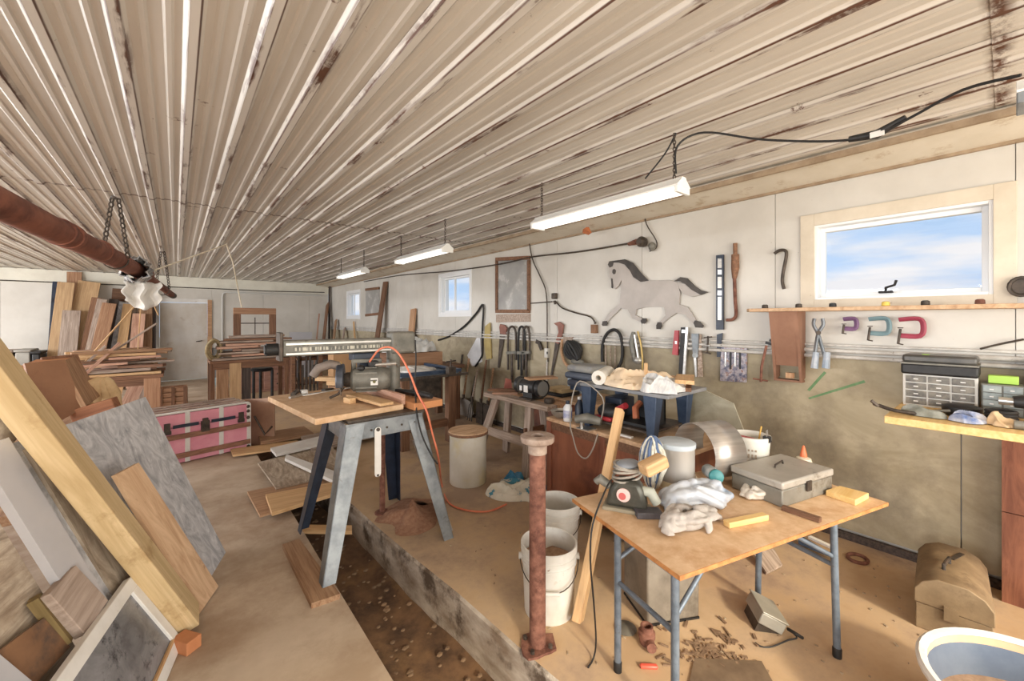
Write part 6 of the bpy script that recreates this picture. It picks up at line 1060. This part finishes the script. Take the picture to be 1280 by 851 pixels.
# tub
c_ = V(2.25, -.12, 0); T = thing('wash_tub', c_, 'large round blue grey tub with white rim on the slab', 'tub'); B().lathe([(.26, 0), (.27, .01), (.335, .29), (.325, .29), (.262, .02), (0, .02)], 44, c_, cap=False).out('tub_body', mat('blue grey tub', (84, 98, 120), (106, 118, 136), .45, scale=5), T); B().lathe([(.318, .295), (.322, .305), (.34, .308), (.35, .298), (.348, .282), (.336, .278)], 44, c_, cap=False).out('tub_rim', WHITE, T); B().lathe([(.300, .16), (.324, .292)], 44, c_, cap=False).out('tub_liner', mat('tan liner', (206, 166, 130), (222, 186, 150), .8, scale=4), T); B().lathe([(.295, .155), (.02, .17)], 30, c_, cap=False).out('tub_contents', SAWD, T)
# ================================================================ bench under the window
T = thing('wall_bench', (3.4, -.2, 0), 'pale pine wall bench with brown plank support beside the wainscot', 'bench')
B().box(3.0, -1.6, 1.005, 3.715, .43, 1.045).out('bench_top', mat('yellow pine', (222, 178, 100)), T, bev=.003)
SUP = mat('red brown plank', (112, 62, 40), (150, 92, 62), .7, scale=3, st=(4, 4, .6), dist=2.5, bump=.2)
B().box(3.56, -.9, 0, 3.60, .02, .50).out('support_plank', SUP, T); B().box(3.56, -.9, .505, 3.60, .02, 1.0).out('support_plank', SUP, T); B().box(3.61, -.03, 0, 3.70, .02, 1.0).out('support_post', SUP, T)
ZBn = 1.045
T = thing('drawer_organizer', (3.55, .26, ZBn), 'white framed small parts drawer organizer on the wall bench', 'organizer'); B().box(3.50, .105, ZBn, 3.65, .415, ZBn + .195).out('cabinet', mat('cream frame', (216, 212, 204), None, .5), T, bev=.003)
CLR = mat('smoky drawer', (84, 80, 76), (140, 132, 118), .3, scale=22, rnd=.12)
for i in range(3):
    for j in range(4): y0 = .118 + i * .097; dr = B().box(3.492, y0, ZBn + .012 + j * .045, 3.51, y0 + .088, ZBn + .05 + j * .045).out('drawer', CLR, T, bev=.002); B().box(3.486, y0 + .034, ZBn + .028 + j * .045, 3.492, y0 + .054, ZBn + .034 + j * .045).out('pull', WHITE, dr)
T = thing('black_case', (3.55, .26, ZBn + .195), 'black plastic tool case with clear lid on top of white organizer', 'case'); B().box(3.46, .10, ZBn + .196, 3.68, .42, ZBn + .262).out('case_base', BLACK, T, bev=.012); B().box(3.465, .105, ZBn + .266, 3.675, .415, ZBn + .315).out('case_lid', mat('smoky lid', (66, 64, 62), (92, 88, 82), .3, scale=7), T, bev=.014); B().box(3.456, .10, ZBn + .258, 3.684, .42, ZBn + .268).out('rim', GREYM, T); B().box(3.50, .30, ZBn + .315, 3.53, .33, ZBn + .318).out('green_sticker', mat('lime green', (170, 214, 70), None, .6), T)
T = thing('drawer_organizer', (3.55, .0, ZBn), 'grey small parts drawer organizer beside the white framed one', 'organizer'); B().box(3.48, -.06, ZBn, 3.62, .092, ZBn + .17).out('cabinet', GREYM, T)
for i in range(2):
    for j in range(4): dr = B().box(3.472, -.053 + i * .073, ZBn + .008 + j * .04, 3.485, .013 + i * .073, ZBn + .043 + j * .04).out('drawer', mat('blue grey drawer', (130, 142, 144), (160, 168, 164), .3, scale=22, rnd=.1), T); B().box(3.467, -.025 + i * .073, ZBn + .02 + j * .04, 3.472, -.01 + i * .073, ZBn + .026 + j * .04).out('pull', WHITE, dr)
B().box(3.53, -.04, ZBn + .172, 3.60, .07, ZBn + .215).out('lime_box', mat('lime green', (170, 214, 70)), lab=('bright lime green box on the grey organizer', 'box'), bev=.003)
T = thing('brown_sign_box', (3.6, -.2, ZBn), 'dark red brown box with white lettering behind bench clutter', 'box'); B().box(3.60, -.42, ZBn, 3.70, -.065, ZBn + .31).out('carton', mat('red brown print', (92, 46, 40), (120, 66, 54), .6, scale=18), T, bev=.003); B().box(3.597, -.40, ZBn + .22, 3.60, -.11, ZBn + .285).out('white_panel', WHITE, T)
for y in (-.10, -.16, -.22, -.28): B().tube([V(3.597, y + .018 * math.cos(g), ZBn + .195 + .02 * math.sin(g)) for g in [k * math.tau / 14 for k in range(14)]], .005, 6, closed=True).out('white_letter', WHITE, T)
# loose things on the bench
b = B().tube(smooth_path([V(3.12, .47, ZBn + .035), V(3.10, .40, ZBn + .02), V(3.13, .30, ZBn + .012)]), .010); b.tube([V(3.10, .50, ZBn + .06), V(3.11, .475, ZBn + .035), V(3.15, .495, ZBn + .035)], .009); b.out('open_wrench', IRON, lab=('dark open ended wrench overhanging the bench corner', 'wrench'))
cloth((3.17, .29, ZBn + .001), .18, .12, .05, 41, (.3, 1, 0), 18, 6).out('grey_glove', mat('grey green glove', (130, 132, 120), (166, 166, 156), .9, scale=12), lab=('grey work glove lying at the bench edge', 'glove')); cloth((3.15, .13, ZBn + .001), .14, .13, .06, 42, (1, .2, 0), 18, 6).out('blue_rag', mat('blue white rag', (60, 96, 160), (220, 220, 224), .9, scale=9), lab=('blue and white rag on the bench beside the glove', 'rag')); cloth((3.17, .015, ZBn + .001), .13, .10, .06, 43, (1, .4, 0), 18, 6).out('tan_glove', mat('tan glove', (206, 170, 124), (226, 196, 154), .9, scale=9), lab=('tan work glove on the bench beside the blue rag', 'glove'))
T = thing('measuring_tape', (3.3, .15, ZBn), 'black round measuring tape on bench before the organizer', 'tape measure'); B().lathe([(.05, 0), (.075, .01), (.078, .05), (.055, .06)], 24, (3.33, .16, ZBn)).out('case', BLACK, T); B().tube([V(3.26, .20, ZBn + .03), V(3.22, .28, ZBn + .02), V(3.24, .34, ZBn + .01)], .008).out('cord', GREYM, T)
B().cyl((3.12, -.02, ZBn + .022), (3.13, -.20, ZBn + .022), .021, n=14).out('grey_pipe', GREYM, lab=('short grey pipe lying at the bench edge', 'pipe'))
B().box(3.22, -.25, ZBn, 3.34, -.10, ZBn + .075).out('wood_cube', W_OLD, lab=('brown wood block on bench behind the grey pipe', 'block'), bev=.004)
T = thing('power_drill', (3.35, -.15, ZBn), 'black power tool lying on the bench behind wood block', 'power tool'); B().tube([V(3.36, -.02, ZBn + .10), V(3.37, -.12, ZBn + .11), V(3.38, -.26, ZBn + .11)], [.03, .045, .04], 14).out('motor_body', BLACK, T); B().tube([V(3.37, -.18, ZBn + .10), V(3.40, -.2, ZBn + .0)], [.025, .03], 10).out('grip', BLACK, T); B().cyl((3.36, .03, ZBn + .10), (3.36, -.02, ZBn + .10), .02).out('chuck', CHROME, T)
B().tube(smooth_path([V(3.10, -.24, ZBn + .01), V(3.08, -.30, ZBn + .02), V(3.16, -.34, ZBn + .02), V(3.20, -.26, ZBn + .015)]), .012).out('tan_strap', mat('tan cord', (170, 140, 104), None, .8), lab=('loop of tan cord at the bench edge', 'cord'))
T = thing('socket_strip', (3.3, -.02, ZBn), 'coil of black cable on the bench between tape and drill', 'cable'); b = B()
for k in range(4): b.tube([V(3.24, .02, ZBn + .012 + .016 * k) + V(.05 * math.cos(g), .05 * math.sin(g), 0) for g in [i * math.tau / 16 for i in range(16)]], .009, 6, closed=True)
b.out('cable_turns', RUBBER, T)
